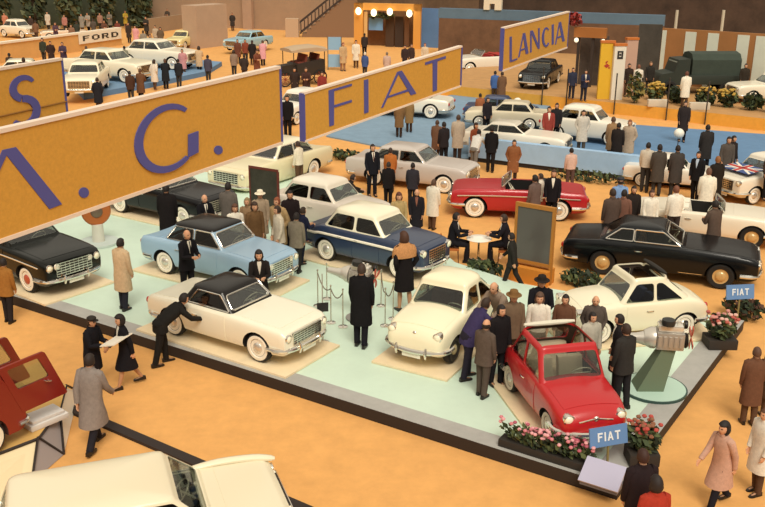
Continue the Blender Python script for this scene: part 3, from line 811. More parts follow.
# the far walls: base from pixel to pixel, top row from pixel
def wall(name, x0, y0, x1, y1, top, m, thick=.25, z0=0, struct_=True, label=None, cat=None):
    a, c = gp(x0, y0, z0), gp(x1, y1, z0); d = (c - a).normalized(); n = Vector((-d.y, d.x, 0))
    if n.y < 0: n = -n
    h = height_at(a, top); b = bmn()
    prism(b, [a, c, c + n * thick, a + n * thick], (0, 0, h - z0))
    o = obj(name, b, m, None, False)
    if struct_: return tag(o, kind='structure')
    return tag(o, label, cat)
BACK = mat('#5a4a3c', .95, 0, 0, .5, .35); BEIGE = mat('#a4886e', .9, 0, 0, .08, .6); BROWN = mat('#6a4f3a', .9, 0, 0, .35, .5)
b = bmn(); box(b, -95, 95, 120, 121, 0, 30); struct('wall_back', b, mat('#5b4a3a', .95, 0, 0, .5, .25))
def bar(bm, x0, y0, x1, y1, z0, z1, t=.2):
    a, c = gp(x0, y0), gp(x1, y1); d = (c - a).normalized(); n = Vector((-d.y, d.x, 0))
    prism(bm, [Vector((p.x, p.y, z0)) for p in (a, c, c + n * t, a + n * t)], (0, 0, z1 - z0))
# beige hall wall with stair
wall('wall_left', 140, 24, 350, 33, -60, BEIGE, 1)
wall('wall_pier', 243, 29, 252, 29.4, -60, mat('#b0927a', .9, 0, 0, .08, .6), .5)
# ------------------------------------------------------------------ hanging signs
OCHRE = mat('#d0993c', .75, 0, 0, .09, 16); RAIL = mat('#ead6c4', .6); VIO = mat('#525296', .7)
def sign(label, lt, lb, rt_, rb, H, letters, edge=None, seam=False):
    def P(px, dist): d = ray(*px); return CO + d * (dist / d.dot(fw) )
    hl = lb[1] - lt[1]; hr = rb[1] - rt_[1]; k = F * H * math.cos(PITCH) * 1.0
    dl, dr = k / hl, k / hr
    a, c = P(lb, dl), P(rb, dr); a2, c2 = P(lt, dl), P(rt_, dr)
    top_l = Vector((a.x, a.y, a2.z)); top_r = Vector((c.x, c.y, c2.z))
    root = thing('hanging_sign', label, 'sign', (a.x, a.y, a.z))
    inv = Vector((a.x, a.y, a.z)); U = (c - a); Un = Vector((U.x, U.y, 0)).normalized(); N = Vector((Un.y, -Un.x, 0))
    if N.y > 0: N = -N
    th = .10
    bm = bmn(); prism(bm, [p - inv for p in (a, c, top_r, top_l)], -N * th); obj('board', bm, OCHRE, root, False)
    for nm, p, q in (('top_rail', top_l, top_r), ('bottom_rail', a, c)):
        bm = bmn(); s = .016 * H / 1.2 + .008
        prism(bm, [p - inv + N * .02 - Vector((0, 0, s)), p - inv + N * .02 + Vector((0, 0, s)), p - inv - N * (th + .02) + Vector((0, 0, s)), p - inv - N * (th + .02) - Vector((0, 0, s))], q - p); obj(nm, bm, RAIL, root, False)
    for p, q in ((a, top_l), (c, top_r)):
        bm = bmn(); s = .03
        prism(bm, [p - inv + N * .015 - Un * s, p - inv + N * .015 + Un * s, p - inv - N * (th + .015) + Un * s, p - inv - N * (th + .015) - Un * s], q - p); obj('edge_strip', bm, VIO, root, False)
    if seam:
        bm = bmn(); tube(bm, [a - inv + (top_l - a) * .32 + N * .01, c - inv + (top_r - c) * .32 + N * .01], .02, 4); obj('seam', bm, mat('#8a5f22', .8), root, False)
    def onplane(px):
        d = ray(*px); t = (inv - CO).dot(N) / d.dot(N); return CO + d * t - inv
    for strokes in letters:
        bm = bmn()
        for i, st in enumerate(strokes): prism(bm, [onplane(p) + N * (.014 + .001 * i) for p in st], -N * .03)
        obj('letter', bm, VIO, root, False)
    return root
def arc(cx, cy, rx, ry, a0, a1, w0, wm, w1, n=18, skew=0):
    "thick-and-thin stroke along an ellipse, in sign drawing coordinates, as quads"
    out = []; pr = None
    for k in range(n + 1):
        t = k / n; a = R(a0 + (a1 - a0) * t); wd = w0 * (1 - t) ** 2 + 2 * wm * t * (1 - t) * 1.0 + w1 * t * t
        c, s = math.cos(a), math.sin(a)
        po = (cx + (rx + wd / 2) * c, cy + (ry + wd / 2) * s + skew * (rx + wd / 2) * c); pi_ = (cx + (rx - wd / 2) * c, cy + (ry - wd / 2) * s + skew * (rx - wd / 2) * c)
        if pr: out.append([pr[0], po, pi_, pr[1]])
        pr = (po, pi_)
    return out
def dot(cx, cy, r): return [[(cx + r * math.cos(k * math.pi / 7), cy + r * 1.05 * math.sin(k * math.pi / 7)) for k in range(14)]]
sign('largest yellow hanging sign, with a letter G between two full stops, at upper left', (-60, 140.5), (-60, 262), (281, 64), (282, 143), 1.75,
     [[[(2, 150), (15.5, 147), (61.5, 204), (49, 209)], [(2, 150), (9, 148.5), (-32, 239), (-35, 240)]], dot(83.5, 192.5, 5),
      arc(167, 138, 29, 31, -50, -312, 4, 12.5, 4, 26, -.22) + [[(187.5, 134.5), (197, 131), (197, 152), (187.5, 157)]], dot(218, 150, 4.3)])
sign('yellow hanging sign with a letter S, partly behind the largest sign', (-45, 74.5), (-45, 150), (61.5, 56.5), (68, 121), 1.6,
     [arc(23.5, 88, 11, 10.5, -35, -255, 3.5, 8, 7, 14, -.1) + arc(23, 111.5, 13, 13, -95, 135, 7, 9, 4, 14, -.1)], seam=True)
sign('middle yellow hanging sign with four thin blue letters, centre of the hall', (302, 91), (304.5, 141.5), (460.5, 45), (460.5, 86), 1.2,
     [[[(328.4, 90.5), (333.8, 88.8), (333.6, 125), (329.2, 126.2)], [(333.8, 88.8), (351.5, 83.6), (351.5, 85.8), (333.8, 91)], [(333.8, 105.2), (351.5, 99.8), (351.5, 102), (333.8, 107.6)]],
      [[(363.8, 80.3), (368, 79), (368.2, 112.2), (364, 113.6)]],
      [[(397, 72), (401.5, 70.5), (416, 93.4), (410.6, 95.2)], [(397, 72), (399.5, 71.2), (383, 107.2), (381, 107.8)], [(386.5, 98.2), (387.3, 96.3), (411, 88), (412, 90)]],
      [[(425, 62.5), (445.5, 56), (445.5, 58.4), (425, 65)], [(432.5, 61), (437, 59.5), (436.6, 90.3), (432.6, 91.6)]]])
sign('farthest yellow hanging sign with six narrow blue letters, right of centre', (500, 27), (502, 71), (568.5, 11), (567, 47.5), 1.6,
     [[[(509.4, 37), (511.6, 36.4), (511.6, 61.5), (509.4, 62.3)], [(511.6, 60.2), (517, 58), (517, 59.6), (511.6, 62)]],
      [[(522.5, 33.5), (525, 32.8), (528.3, 53.2), (525.6, 54.2)], [(522.8, 33.5), (523.8, 33), (519.3, 57), (518, 57.5)], [(520.6, 49.5), (526.5, 47.2), (526.8, 48.6), (520.4, 51)]],
      [[(530, 31), (531.4, 30.6), (531.4, 52), (530, 52.6)], [(530, 31), (532.6, 30.3), (539.3, 47.5), (537.6, 48.6)], [(538, 28.3), (539.4, 27.8), (539.4, 48.5), (538, 49)]],
      arc(546, 37, 3.3, 9, -45, -315, 1.2, 3, 1.2, 12, -.25),
      [[(551.6, 24.8), (553.6, 24.2), (553.6, 44), (551.6, 44.8)]],
      [[(558.6, 22.5), (560.8, 21.7), (564.6, 40.8), (562.2, 41.7)], [(558.8, 22.5), (559.8, 22.2), (556, 44), (554.8, 44.5)], [(557, 37), (562.4, 35), (562.8, 36.4), (556.8, 38.6)]]])
# ------------------------------------------------------------------ cars on the mint platform
WH_ = '#efe6cf'; CR = '#ece0bd'; BK = '#0e0e11'; RED = '#b3201f'
pc = place_car
bd = lambda s: 'low cream board under the ' + s
pc('dark', 'big', 'black saloon with red hubcaps at the left end of the mint platform', (26.8, 293), 'RF', -37, PZ, '#0f120f', board=True, board_label=bd('black saloon at the left platform end'), hub='#b5523a', strip='chrome')
pc('black', 'big', 'black saloon with white side strip parked behind the light blue saloon', (119, 213), 'RR', -33, PZ, BK, board=True, board_label=bd('black saloon with the white side strip'), strip='low', chrome_win=True)
pc('blue', 'sedan', 'light blue four-door saloon with a black roof', (164.4, 274.4), 'RR', -31, PZ, '#9dbcd4', roof='#171413', low='#9dbcd4', board=True, board_label=bd('light blue saloon'), chrome_win=True)
pc('cab', 'cab', 'cream-white two-door cabriolet with black top near the front platform edge', (256.7, 363), 'RF', -33, PZ, '#f0ead4', roof='#191614', low='#191614', scale=1.0, board=True, board_label=bd('cream-white cabriolet'), inside='#5a2620', chrome_win=True)
pc('duo', 'round', 'dark blue saloon with a cream roof and white side strip', (325, 261), 'RR', -36, PZ, '#2c3a55', roof='#f2eacf', low='#f2eacf', scale=1.0, board=True, board_label=bd('dark blue and cream saloon'), strip='white')
pc('white', 'round', 'off-white rounded saloon right behind the dark blue and cream saloon', (319, 176), 'roof', -33, PZ, '#e2d6c8', roof='#ece2cf')
pc('cream600', 'small', 'small cream rounded car facing the viewer at the platform middle', (456, 363), 'LF', -119, PZ, '#f3eaca', board=True, board_label=bd('small cream rounded car'), hub='#e3cf9d', band='#3a332c', inside='#6b3a2a')
pc('red500', 'mini', 'tiny bright red car with open roof at the front platform corner', (544, 440), 'RF', -77, PZ, '#b81d22', sunroof=1, scale=1.0, board=True, board_label=bd('tiny red car'), inside='#cbb79a', band='#d8cdb8')
pc('cream600b', 'small', 'small cream car with open black sunroof, right of the tiny red car', (600, 345), 'LF', 193, PZ, '#efe7cb', sunroof=2, board=True, board_label=bd('small cream car with the black sunroof'), scale=.97, inside='#2c3550')
# ---- cars around the stand
pc('coupe', 'coupe', 'long black coupe with chrome trim on the orange floor right of the platform', (718.6, 290), 'RF', -20, 0, '#0d1013', scale=1.03, chrome_win=True, strip='low', hub='#c9a56c', band=None, inside='#8a5a34')
pc('whitebehind', 'cab', 'white open car behind the long black coupe', (750, 250), 'RF', -20, 0, '#ece2cd', open_top=True, softtop='#efe6d2', scale=1.1, inside='#efe6d4', band=None, hub='#c9a56c')
pc('redconv', 'cab', 'bright red open convertible with whitewall tyres', (558, 222), 'LR', 173, 0, '#b3202a', open_top=True, softtop='#1c1a1a', scale=1.12, inside='#1e1a1a', strip='chrome')
pc('silver', 'big', 'silver-grey saloon behind the red convertible', (443, 194), 'RF', -24, 0, '#c6bcb4', roof='#c2b8b0', chrome_win=True)
pc('creambig', 'big', 'large cream saloon facing left under the largest sign', (264, 196), 'LF', -122, 0, '#e8dcb6', far=True, scale=1.1, roof='#ece2c4', chrome_win=True)
# ---- blue stage and beyond
pc('stagewhite', 'coupe', 'white coupe at the front left of the light blue stage', (506, 121), 'roof', -22, BZ, '#f2ead8', far=True, scale=.92)
pc('stagecream', 'big', 'cream car with a rounded bonnet behind the white coupe on the stage', (516, 101), 'roof', 166, BZ, '#e6dabd', far=True, scale=.85)
pc('stagesaloon', 'round', 'white rounded saloon at the middle of the light blue stage', (609, 146), 'RF', -30, BZ, '#f0e8d6', far=True)
pc('stageright', 'sedan', 'white car hidden behind the crowd at right of the stage', (666, 154), 'roof', -20, 0, '#efe6d6', far=True, scale=.82)
pc('bluecarpet', 'cab', 'white open roadster on the blue carpet below the middle sign', (430, 119), 'LR', 165, .06, '#f1ebda', open_top=True, far=True, scale=1.15, softtop='#3b2a22', inside='#3b2a22')
pc('navy', 'sedan', 'dark blue low car behind the white stage coupe', (497, 96), 'roof', -12, .06, '#38486a', far=True, scale=.9)
pc('lancia', 'big', 'black saloon facing the viewer under the farthest hanging sign', (531, 90), 'nose', -112, DZ, '#191b1c', far=True)
pc('redinside', 'cab', 'white open car with red seats behind the right end of the middle sign', (470, 75), 'LF', 205, .1, '#ebe3d3', open_top=True, far=True, scale=1.3, softtop='#a83028', inside='#b22c2a')
pc('betweensigns', 'round', 'white car glimpsed between the largest and middle signs', (303, 88), 'roof', -120, 0, '#efe8da', far=True)
pc('paleblue', 'big', 'pale blue saloon far off beside the square beige pillar', (231, 52), 'nose', -118, .2, '#9cc0cc', far=True)
pc('fordwhite', 'big', 'white saloon turned right on the far left stand', (124, 83), 'RF', -25, .3, '#f3ead0', far=True, scale=1.25)
pc('fordhood', 'big', 'white car nose-on beside the turned white saloon, far left stand', (80, 99), 'nose', -82, .3, '#f3e8cc', far=True, scale=1.15)
pc('fordright', 'big', 'white car with its long bonnet left of the square beige pillar', (172, 70), 'RF', -22, .3, '#f3e9d2', far=True, scale=1.25)
pc('yellowcar', 'sedan', 'pale yellow car half hidden by the square beige pillar', (173, 50), 'nose', -105, 0, '#e5d9a0', far=True)
pc('redtrim', 'sedan', 'white car with red side far behind the turned white saloon', (160, 41), 'roof', -15, 0, '#efe2d2', far=True, low='#efe2d2', strip='chrome')
pc('spanel', 'big', 'white car right behind the letter S sign', (20, 59), 'roof', -165, .1, '#efe6cc', far=True)
pc('farleft', 'round', 'white rounded car at the far left of the hall', (15, 19), 'roof', -30, .1, '#f0e6d0', far=True)
pc('farpink', 'cab', 'pinkish open car behind the low yellow wall at far left', (50, 41), 'LF', 200, .1, '#e8cdb0', open_top=True, far=True, softtop='#d8b890', inside='#d6ad84')
jack = pc('flagcar', 'round', 'white car with a red, white and blue flag on its bonnet at the right edge', (754, 205), 'LF', -155, .02, '#e9e1cf', far=True, low='#e9e1cf')
pc('rightwhite', 'big', 'white car facing left at the upper right edge', (752, 104), 'LF', 186, DZ, '#efe6d0', far=True)
# ------------------------------------------------------------------ things around the stand
def foliage(bm, c, rx, ry, rz, n, size, mi=0, cols=1):
    for k in range(n):
        while True:
            p = Vector((rnd.uniform(-1, 1), rnd.uniform(-1, 1), rnd.uniform(-1, 1)))
            if .35 < p.length < 1: break
        q = Vector(c) + Vector((p.x * rx, p.y * ry, p.z * rz)); s = size * rnd.uniform(.6, 1.3)
        a = Vector((rnd.gauss(0, 1), rnd.gauss(0, 1), rnd.gauss(0, 1))).normalized(); b = a.orthogonal().normalized(); m = a.cross(b)
        v = [bm.verts.new(q + d) for d in (-b * s * .5, m * s - b * s * .1, b * s * .6, -m * s + b * s * .1)]
        f = bm.faces.new(v); f.material_index = rnd.randrange(cols) + mi
G1, G2, G3 = mat('#3d4a2c', .8), mat('#59623a', .8), mat('#2a3322', .8)
def leafy(name, label, cat, base, size, n, leaf=.09, greens=None, blooms=None, planter=None, stem=True, group=None):
    "base: ground point; size: half extents"
    r = thing(name, label, cat, base, 0, group); rx, ry, h = size; z = 0
    if planter:
        b = bmn(); box(b, -rx * .95, rx * .95, -ry * .8, ry * .8, 0, h * .35, .02); obj('planter_box', b, mat(planter, .8), r); z = h * .3
    b = bmn(); foliage(b, (0, 0, z + h * .42), rx, ry, h * .42, n, leaf, 0, 3); obj('foliage', b, greens or [G1, G2, G3], r, False)
    if blooms:
        b = bmn()
        for k in range(n // 6):
            a = rnd.uniform(0, 6.28); q = rnd.uniform(.2, 1)
            ball(b, (rx * q * math.cos(a), ry * q * math.sin(a), z + h * (.55 + .35 * rnd.random())), leaf * .55, leaf * .55, leaf * .4, 6, 4, rnd.randrange(len(blooms)))
        tag(obj('blossom', b, [mat(c, .7) for c in blooms], r, False), kind='stuff')
    elif stem:
        b = bmn(); tube(b, [(0, 0, 0), (0, 0, h * .6)], .03, 6); obj('stem', b, mat('#4a3524', .9), r)
    return r
def ang(a, c): d = c - a; return math.atan2(d.y, d.x)
FX = math.atan2(-ud.y, -ud.x)            # along the front edge
aT = (gp(543, 460, PZ) - A_).dot(ud); P0 = Vector((*pl(aT, .2), PZ)); t = leafy('flower_trough', 'long dark trough of pink flowers on the front corner of the mint platform', 'flower box', P0, (.86, .16, .40), 420, .07, None, ['#cf7d86', '#e0a3a6', '#b35a6c'], '#2c2620'); t.rotation_euler.z = FX; t.location.z = PZ + .006
t = leafy('flower_planter', 'bushy planter with red blooms at the right corner of the platform front', 'flower box', gp(641, 461, PZ), (.26, .26, .62), 260, .08, None, ['#b3483f', '#8a5a40'], '#2f2822'); t.location.z = PZ + .006
t = leafy('flower_planter', 'round planter of pinkish flowers behind the engine on the green pedestal', 'flower box', gp(719, 346, PZ), (.32, .3, .62), 260, .09, None, ['#cf8d84', '#b35a4f', '#e0b3a6'], '#2f2822'); t.location.z = PZ + .006
for i, (x, y, lab, sz) in enumerate(((742, 318, 'dark red-leaved shrub beside the second small blue sign at right edge', (.5, .4, .6)), (484, 276, 'leafy bush in front of the seated pair of visitors', (.5, .3, .55)), (582, 286, 'low grassy hedge below the rear of the long black coupe', (.6, .3, .5)), 
        (588, 182, 'long low flower bed in front of the light blue stage', (1.6, .3, .55)), (345, 160, 'dark leafy plants beside the silver-grey saloon, left', (1.0, .4, .5)))):
    t = leafy('shrub' if i < 5 else 'bed_plant', lab, 'plant', gp(x, y, 0), sz, 240, .1, None if i != 0 else [mat('#5a3a2a', .8), G1, G3]); t.rotation_euler.z = FX
# small blue signs
LET = {'F': [[(0, 0), (.2, 0), (.2, 1), (0, 1)], [(.2, .82), (.7, .82), (.7, 1), (.2, 1)], [(.2, .44), (.6, .44), (.6, .6), (.2, .6)]], 'I': [[(0, 0), (.2, 0), (.2, 1), (0, 1)]],
       'A': [[(0, 0), (.2, 0), (.5, 1), (.32, 1)], [(.62, 0), (.82, 0), (.5, 1), (.34, 1)], [(.18, .25), (.64, .25), (.6, .4), (.22, .4)]], 'T': [[(.28, 0), (.48, 0), (.48, 1), (.28, 1)], [(0, .82), (.76, .82), (.76, 1), (0, 1)]],
       'O': [[(0, .2), (.22, .2), (.22, .8), (0, .8)], [(.6, .2), (.82, .2), (.82, .8), (.6, .8)], [(.12, .8), (.7, .8), (.6, 1), (.22, 1)], [(.22, 0), (.6, 0), (.7, .2), (.12, .2)]],
       'R': [[(0, 0), (.22, 0), (.22, 1), (0, 1)], [(.22, .82), (.62, .82), (.72, .7), (.72, .9), (.6, 1), (.22, 1)], [(.54, .5), (.72, .6), (.72, .86), (.54, .86)], [(.22, .4), (.6, .4), (.72, .56), (.22, .56)], [(.34, .42), (.54, .42), (.8, 0), (.58, 0)]],
       'D': [[(0, 0), (.22, 0), (.22, 1), (0, 1)], [(.2, .82), (.66, .82), (.54, 1), (.2, 1)], [(.56, .16), (.78, .26), (.78, .76), (.56, .84)], [(.2, 0), (.54, 0), (.68, .18), (.2, .18)]]}
def letters(root, text, o, ux, uz, w, h, m, n, adv=None):
    "flat raised letters; o: lower left, ux/uz unit directions, n: outward normal"
    widths = {'I': .2, 'F': .7, 'A': .82, 'T': .76, 'O': .82, 'R': .8, 'D': .78}; tot = sum(widths[c] for c in text) + .25 * (len(text) - 1); x = 0
    for c in text:
        b = bmn()
        for i, st in enumerate(LET[c]): prism(b, [Vector(o) + ux * ((x + px) / tot * w) + uz * (py * h) + n * (.012 + .0007 * i) for px, py in st], -n * .02)
        x += widths[c] + .25; obj('letter', b, m, root, False)
def small_sign(label, base, face, cw, ch_, hz):
    r = thing('placard', label, 'sign', base, 0); f = R(face); n = Vector((math.cos(f), math.sin(f), 0)); ux = Vector((-n.y, n.x, 0)); uz = (Vector((0, 0, 1)) - n * .25).normalized(); nn_ = ux.cross(uz)
    o = Vector((0, 0, hz)) - ux * cw / 2; b = bmn(); prism(b, [o, o + ux * cw, o + ux * cw + uz * ch_, o + uz * ch_], -nn_ * .03); obj('board', b, mat('#5f86b8', .5), r, False)
    letters(r, 'FIAT', o + ux * cw * .2 + uz * ch_ * .28, ux, uz, cw * .6, ch_ * .45, mat('#dfe6ea', .5), nn_)
    b = bmn(); tube(b, [(0, 0, 0), Vector((0, 0, hz + .1)) - n * .04], .02, 6); tube(b, [(-.12, 0, .01), (.12, 0, .01)], .02, 6); obj('post', b, mat('#8a7a4a', .6), r)
    return r
g = gp(607, 469, PZ); g.z = PZ + .006; small_sign('small blue sign with white letters in front of the tiny red car', g, -72, .68, .32, .42)
g = gp(733, 327, PZ); g.z = .002; g = gp(736, 330, 0); small_sign('small blue sign with white letters by the front wheel of the long black coupe', g, -82, .66, .33, .75)
# tilted information plaque on the corner
g = gp(600, 487, PZ); g.z = PZ + .006; r = thing('plaque', 'pale lilac tilted notice on the front corner of the platform', 'notice', g, FX)
b = bmn(); prism(b, [Vector(p) for p in ((-.32, -.12, .06), (.32, -.12, .06), (.32, .26, .30), (-.32, .26, .30))], (0, -.02, .03)); obj('panel', b, mat('#b3b0c8', .5), r, False)
b = bmn()
for k in range(5): prism(b, [Vector((x, -.06 + k * .06 - .02, .098 + k * .038 + dz + .022)) for x, dz in ((-.24, 0), (.24 - .07 * (k % 3), 0))] + [Vector((x, -.045 + k * .06 - .02, .108 + k * .038 + .022)) for x in (.24 - .07 * (k % 3), -.24)], (0, -.003, .005))
b.free()
b = bmn(); box(b, -.3, .3, -.1, .24, 0, .07, 0); tube(b, [(-.25, .22, 0), (-.25, .24, .26)], .02); tube(b, [(.25, .22, 0), (.25, .24, .26)], .02); obj('stand', b, mat('#6d6a70', .5), r)
# engines
def engine(root, z, s=1.0, rot=0, tilt=0):
    M_ = Matrix.Translation((0, 0, z)) @ Matrix.Rotation(rot, 4, 'Z') @ Matrix.Rotation(tilt, 4, 'Y') @ Matrix.Scale(s, 4)
    def put(nm, b, m, par=root):
        b.transform(M_); return obj(nm, b, m, par)
    b = bmn(); box(b, -.22, .25, -.17, .17, 0, .32, .03); 
    for k in range(5): box(b, -.2 + k * .09, -.15 + k * .09, -.19, .19, .06, .26, .005)
    put('engine_block', b, mat('#b3ada4', .35, .5))
    b = bmn(); box(b, -.2, .22, -.12, .12, .32, .44, .03); 
    for k in range(4): lathe(b, [(.03, .44), (.035, .5), (.001, .51)], 8, (-.15 + k * .1, 0, 0))
    put('cylinder_head', b, mat('#e6e1d6', .25, .5))
    b = bmn(); lathe(b, [(.17, -.30), (.2, -.24), (.13, -.4), (.09, -.55), (.07, -.75), (.04, -.78), (.001, -.78)][2:], 14, (0, 0, .14), 'x'); lathe(b, [(.001, -.23), (.19, -.23), (.19, -.3), (.13, -.42), (.001, -.42)], 16, (0, 0, .16), 'x'); put('gearbox', b, mat('#d3cdc2', .3, .5))
    b = bmn(); lathe(b, [(.001, .26), (.12, .26), (.14, .29), (.12, .32), (.03, .33), (.001, .34)], 18, (0, 0, .14), 'x'); lathe(b, [(.001, .26), (.07, .26), (.08, .29), (.07, .32), (.001, .33)], 14, (0, .14, .38), 'x'); put('pulley', b, mat('#2b2825', .4, .5))
    b = bmn()
    for k in range(4):
        a = k * math.pi / 2 + .4; c = Vector((.37, 0, .2)); d = Vector((0, math.cos(a), math.sin(a))); e_ = Vector((.02, -math.sin(a), math.cos(a)))
        prism(b, [c, c + d * .12 + e_ * .05, c + d * .24 + e_ * .04, c + d * .24 - e_ * .05, c + d * .1 - e_ * .03], (.012, 0, 0))
    put('fan', b, mat('#c9503c', .4))
    b = bmn(); lathe(b, [(.001, .0), (.11, .0), (.12, .05), (.11, .1), (.001, .11)], 18, (-.05, -.12, .46)); put('air_filter', b, mat('#2a2a28', .4))
    b = bmn(); tube(b, curve([(.15, .18, .3), (.05, .26, .26), (-.1, .27, .2), (-.3, .2, .05)], 4), .03, 8); put('exhaust_manifold', b, mat('#d7cfc0', .3, .7))
g = gp(653, 389, PZ); g.z = PZ + .002
r = thing('engine_stand', 'car engine shown on a tapering green pedestal with a round base', 'engine display', g)
b = bmn(); lathe(b, [(.001, 0), (.60, 0), (.60, .05), (.001, .055)], 36); obj('base_disc', b, [mat('#b7d3c4', .5)], r)
b = bmn(); lathe(b, [(.602, .0), (.63, .0), (.63, .045), (.602, .045), (.602, 0)], 36); obj('rim', b, mat('#2f4a44', .5), r)
b = bmn(); loft(b, [[(x0 + hw * cx, hy * cy, z) for cx, cy in ((-1, -1), (1, -1), (1, 1), (-1, 1))] for z, x0, hw, hy in ((.05, -.12, .25, .22), (.88, .18, .13, .12))]); obj('pedestal', b, mat('#64735c', .6), r)
engine(r, .88, 1.08, R(-8)); 
for ch in r.children:
    if ch.name.split('.')[0] not in ('base_disc', 'pedestal', 'rim'): ch.location.x = .18
g = gp(359, 318, PZ); g.z = PZ + .002
r = thing('engine_stand', 'chrome engine on thin legs behind the man in the black coat', 'engine display', g)
b = bmn(); lathe(b, [(.001, 0), (.3, 0), (.3, .03), (.001, .035)], 24); obj('base_disc', b, mat('#8d8a84', .5), r)
b = bmn()
for a in (0, 120, 240): tube(b, [(.24 * math.cos(R(a)), .24 * math.sin(R(a)), .03), (.05 * math.cos(R(a)), .05 * math.sin(R(a)), .85)], .018, 6)
obj('tripod', b, CHROME, r); engine(r, .84, 1.0, R(-20), R(6))
# rope stanchions
st_pts = [(318, 306), (327, 299), (331, 323), (343, 327), (381, 306), (385, 326), (393, 319)]
LB = ['chrome rope post nearest the rear wheel of the two-tone saloon', 'slim chrome post just behind the first rope post, platform centre', 'chrome rope post left of the black-coated man, farther of two', 'chrome rope post left of the black-coated man, nearest the viewer', 'slim chrome post between the black-coated man and the fair woman, far side', 'slim chrome post right of the black-coated man, nearest the viewer', 'slim chrome post just left of the small cream rounded car']
po = []
for (x, y), lb in zip(st_pts, LB):
    g = gp(x, y, PZ); g.z = PZ + .001; po.append(g); r = thing('rope_post', lb, 'post', g, group=None)
    b = bmn(); lathe(b, [(.001, 0), (.11, 0), (.11, .015), (.02, .03), (.012, .04), (.012, .86), (.022, .87), (.02, .9), (.001, .91)], 12); obj('pole', b, CHROME, r)
for i, j, lb in ((0, 2, 'rope between the two left chrome posts'), (2, 3, 'rope sagging left of the black-coated man'), (4, 5, 'rope sagging right of the black-coated man'), (5, 6, 'rope beside the small cream rounded car')):
    A1 = po[i] + Vector((0, 0, .82)); A2 = po[j] + Vector((0, 0, .82)); b = bmn(); tube(b, [A1.lerp(A2, k / 8) - Vector((0, 0, .18 * (1 - (k / 4 - 1) ** 2))) for k in range(9)], .012, 5)
    tag(obj('rope', b, mat('#6b5a48', .8)), lb, 'rope')
g = gp(323, 343, PZ); g.z = PZ + .002; r = thing('notice_stand', 'thin tall pole with a small black card by the nose of the cream-white cabriolet', 'sign stand', g)
b = bmn(); lathe(b, [(.001, 0), (.14, 0), (.14, .02), (.014, .04), (.012, 1.55), (.001, 1.56)], 14); obj('pole', b, mat('#b8b4aa', .4, .6), r); b = bmn(); box(b, -.12, .12, -.025, -.012, .72, .92, .0); o = obj('card', b, mat('#1d1b1c', .5), r, False); o.rotation_euler.z = R(12)
# round orange display by the black saloon
g = gp(99, 243, PZ); g.z = PZ + .002; r = thing('disc_display', 'round orange disc on a white column beside the left black saloon', 'display', g, R(-60))
b = bmn(); lathe(b, [(.001, 0), (.55, 0), (.55, .06), (.001, .065)], 32); obj('base_disc', b, mat('#c3cfc9', .6), r); b = bmn(); lathe(b, [(.17, .06), (.15, .55), (.001, .56)], 18); obj('column', b, mat('#d8d6c8', .6), r)
b = bmn(); lathe(b, [(.001, -.07), (.36, -.07), (.40, -.03), (.40, .03), (.36, .07), (.001, .075)], 28, (0, 0, .92), 'x'); dsk = obj('disc', b, mat('#b5642a', .5), r); b = bmn(); lathe(b, [(.001, .07), (.17, .07), (.15, .10), (.05, .13), (.001, .135)], 20, (0, 0, .92), 'x'); obj('hub', b, mat('#7d6a58', .4, .4), dsk)
# standing dark board
a, c = gp(516, 283, 0), gp(551, 292, 0); a, c = gp(513, 277, 0), gp(550, 285, 0); r = thing('display_board', 'dark grey standing board with orange frame behind the striding dark-suited man', 'board', a, ang(a, c)); L_ = (c - a).length
b = bmn(); box(b, .04, L_ - .04, -.03, .03, .55, 1.95); obj('panel', b, mat('#5a5854', .35, 0, .3), r, False)
b = bmn(); box(b, -.02, L_ + .02, -.05, .05, 1.95, 2.05); box(b, -.02, .05, -.05, .05, .0, 1.95); box(b, L_ - .05, L_ + .02, -.05, .05, 0, 1.95); box(b, .05, L_ - .05, -.04, .04, .47, .55); obj('frame', b, mat('#b0762f', .6), r, False)
b = bmn(); box(b, .0, L_, -.25, -.06, .0, .4); box(b, .0, L_, .06, .25, 0, .4); obj('base', b, mat('#d0862e', .7), r, False)
OBST.append((a.lerp(c, .5), ang(a, c), .7, .3))
# table and chairs
TB = gp(478, 262, 0)
r = thing('round_table', 'small round white table between the two seated visitors', 'table', TB)
b = bmn(); lathe(b, [(.001, .66), (.33, .66), (.35, .675), (.33, .69), (.001, .69)], 28); obj('table_top', b, mat('#efe8da', .5), r); b = bmn(); lathe(b, [(.001, 0), (.24, 0), (.22, .02), (.03, .04), (.03, .66), (.001, .66)], 16); obj('pedestal', b, CHROME, r)
b = bmn(); box(b, -.16, .1, -.1, .12, 0, .012); o = obj('brochure', b, mat('#f4efe4', .7), None, False); o.location = (TB.x, TB.y, .692); tag(o, 'white paper lying on the small round table', 'paper')
def chair(label, loc, rz):
    r = thing('chair', label, 'chair', loc, rz); r.scale.z = .86; m = mat('#b5652c', .6)
    b = bmn(); box(b, -.21, .21, -.21, .21, .42, .47, .015); obj('seat', b, m, r)
    b = bmn(); loft(b, [[(-.2 - .1 * t + dx, y, .50 + .36 * t) for dx, y in ((-.012, -.21), (.015, -.21), (.015, .21), (-.012, .21))] for t in (.35, .6, 1)]); obj('backrest', b, m, r)
    for x, y in ((.18, .18), (.18, -.18), (-.19, .18), (-.19, -.18)):
        b = bmn(); tube(b, [(x, y, .43), (x * 1.15, y * 1.15, 0)], [.018, .012], 6); obj('leg', b, mat('#6b4426', .6), r)
    for y in (.19, -.19):
        b = bmn(); tube(b, [(-.19, y, .43), (-.25, y, .72)], .014, 6); obj('back_post', b, mat('#6b4426', .6), r)
OBST.append((TB, 0, .95, .4)); SEAT_L = TB + Vector((-.74, .05, 0)); SEAT_R = TB + Vector((.74, -.10, 0))
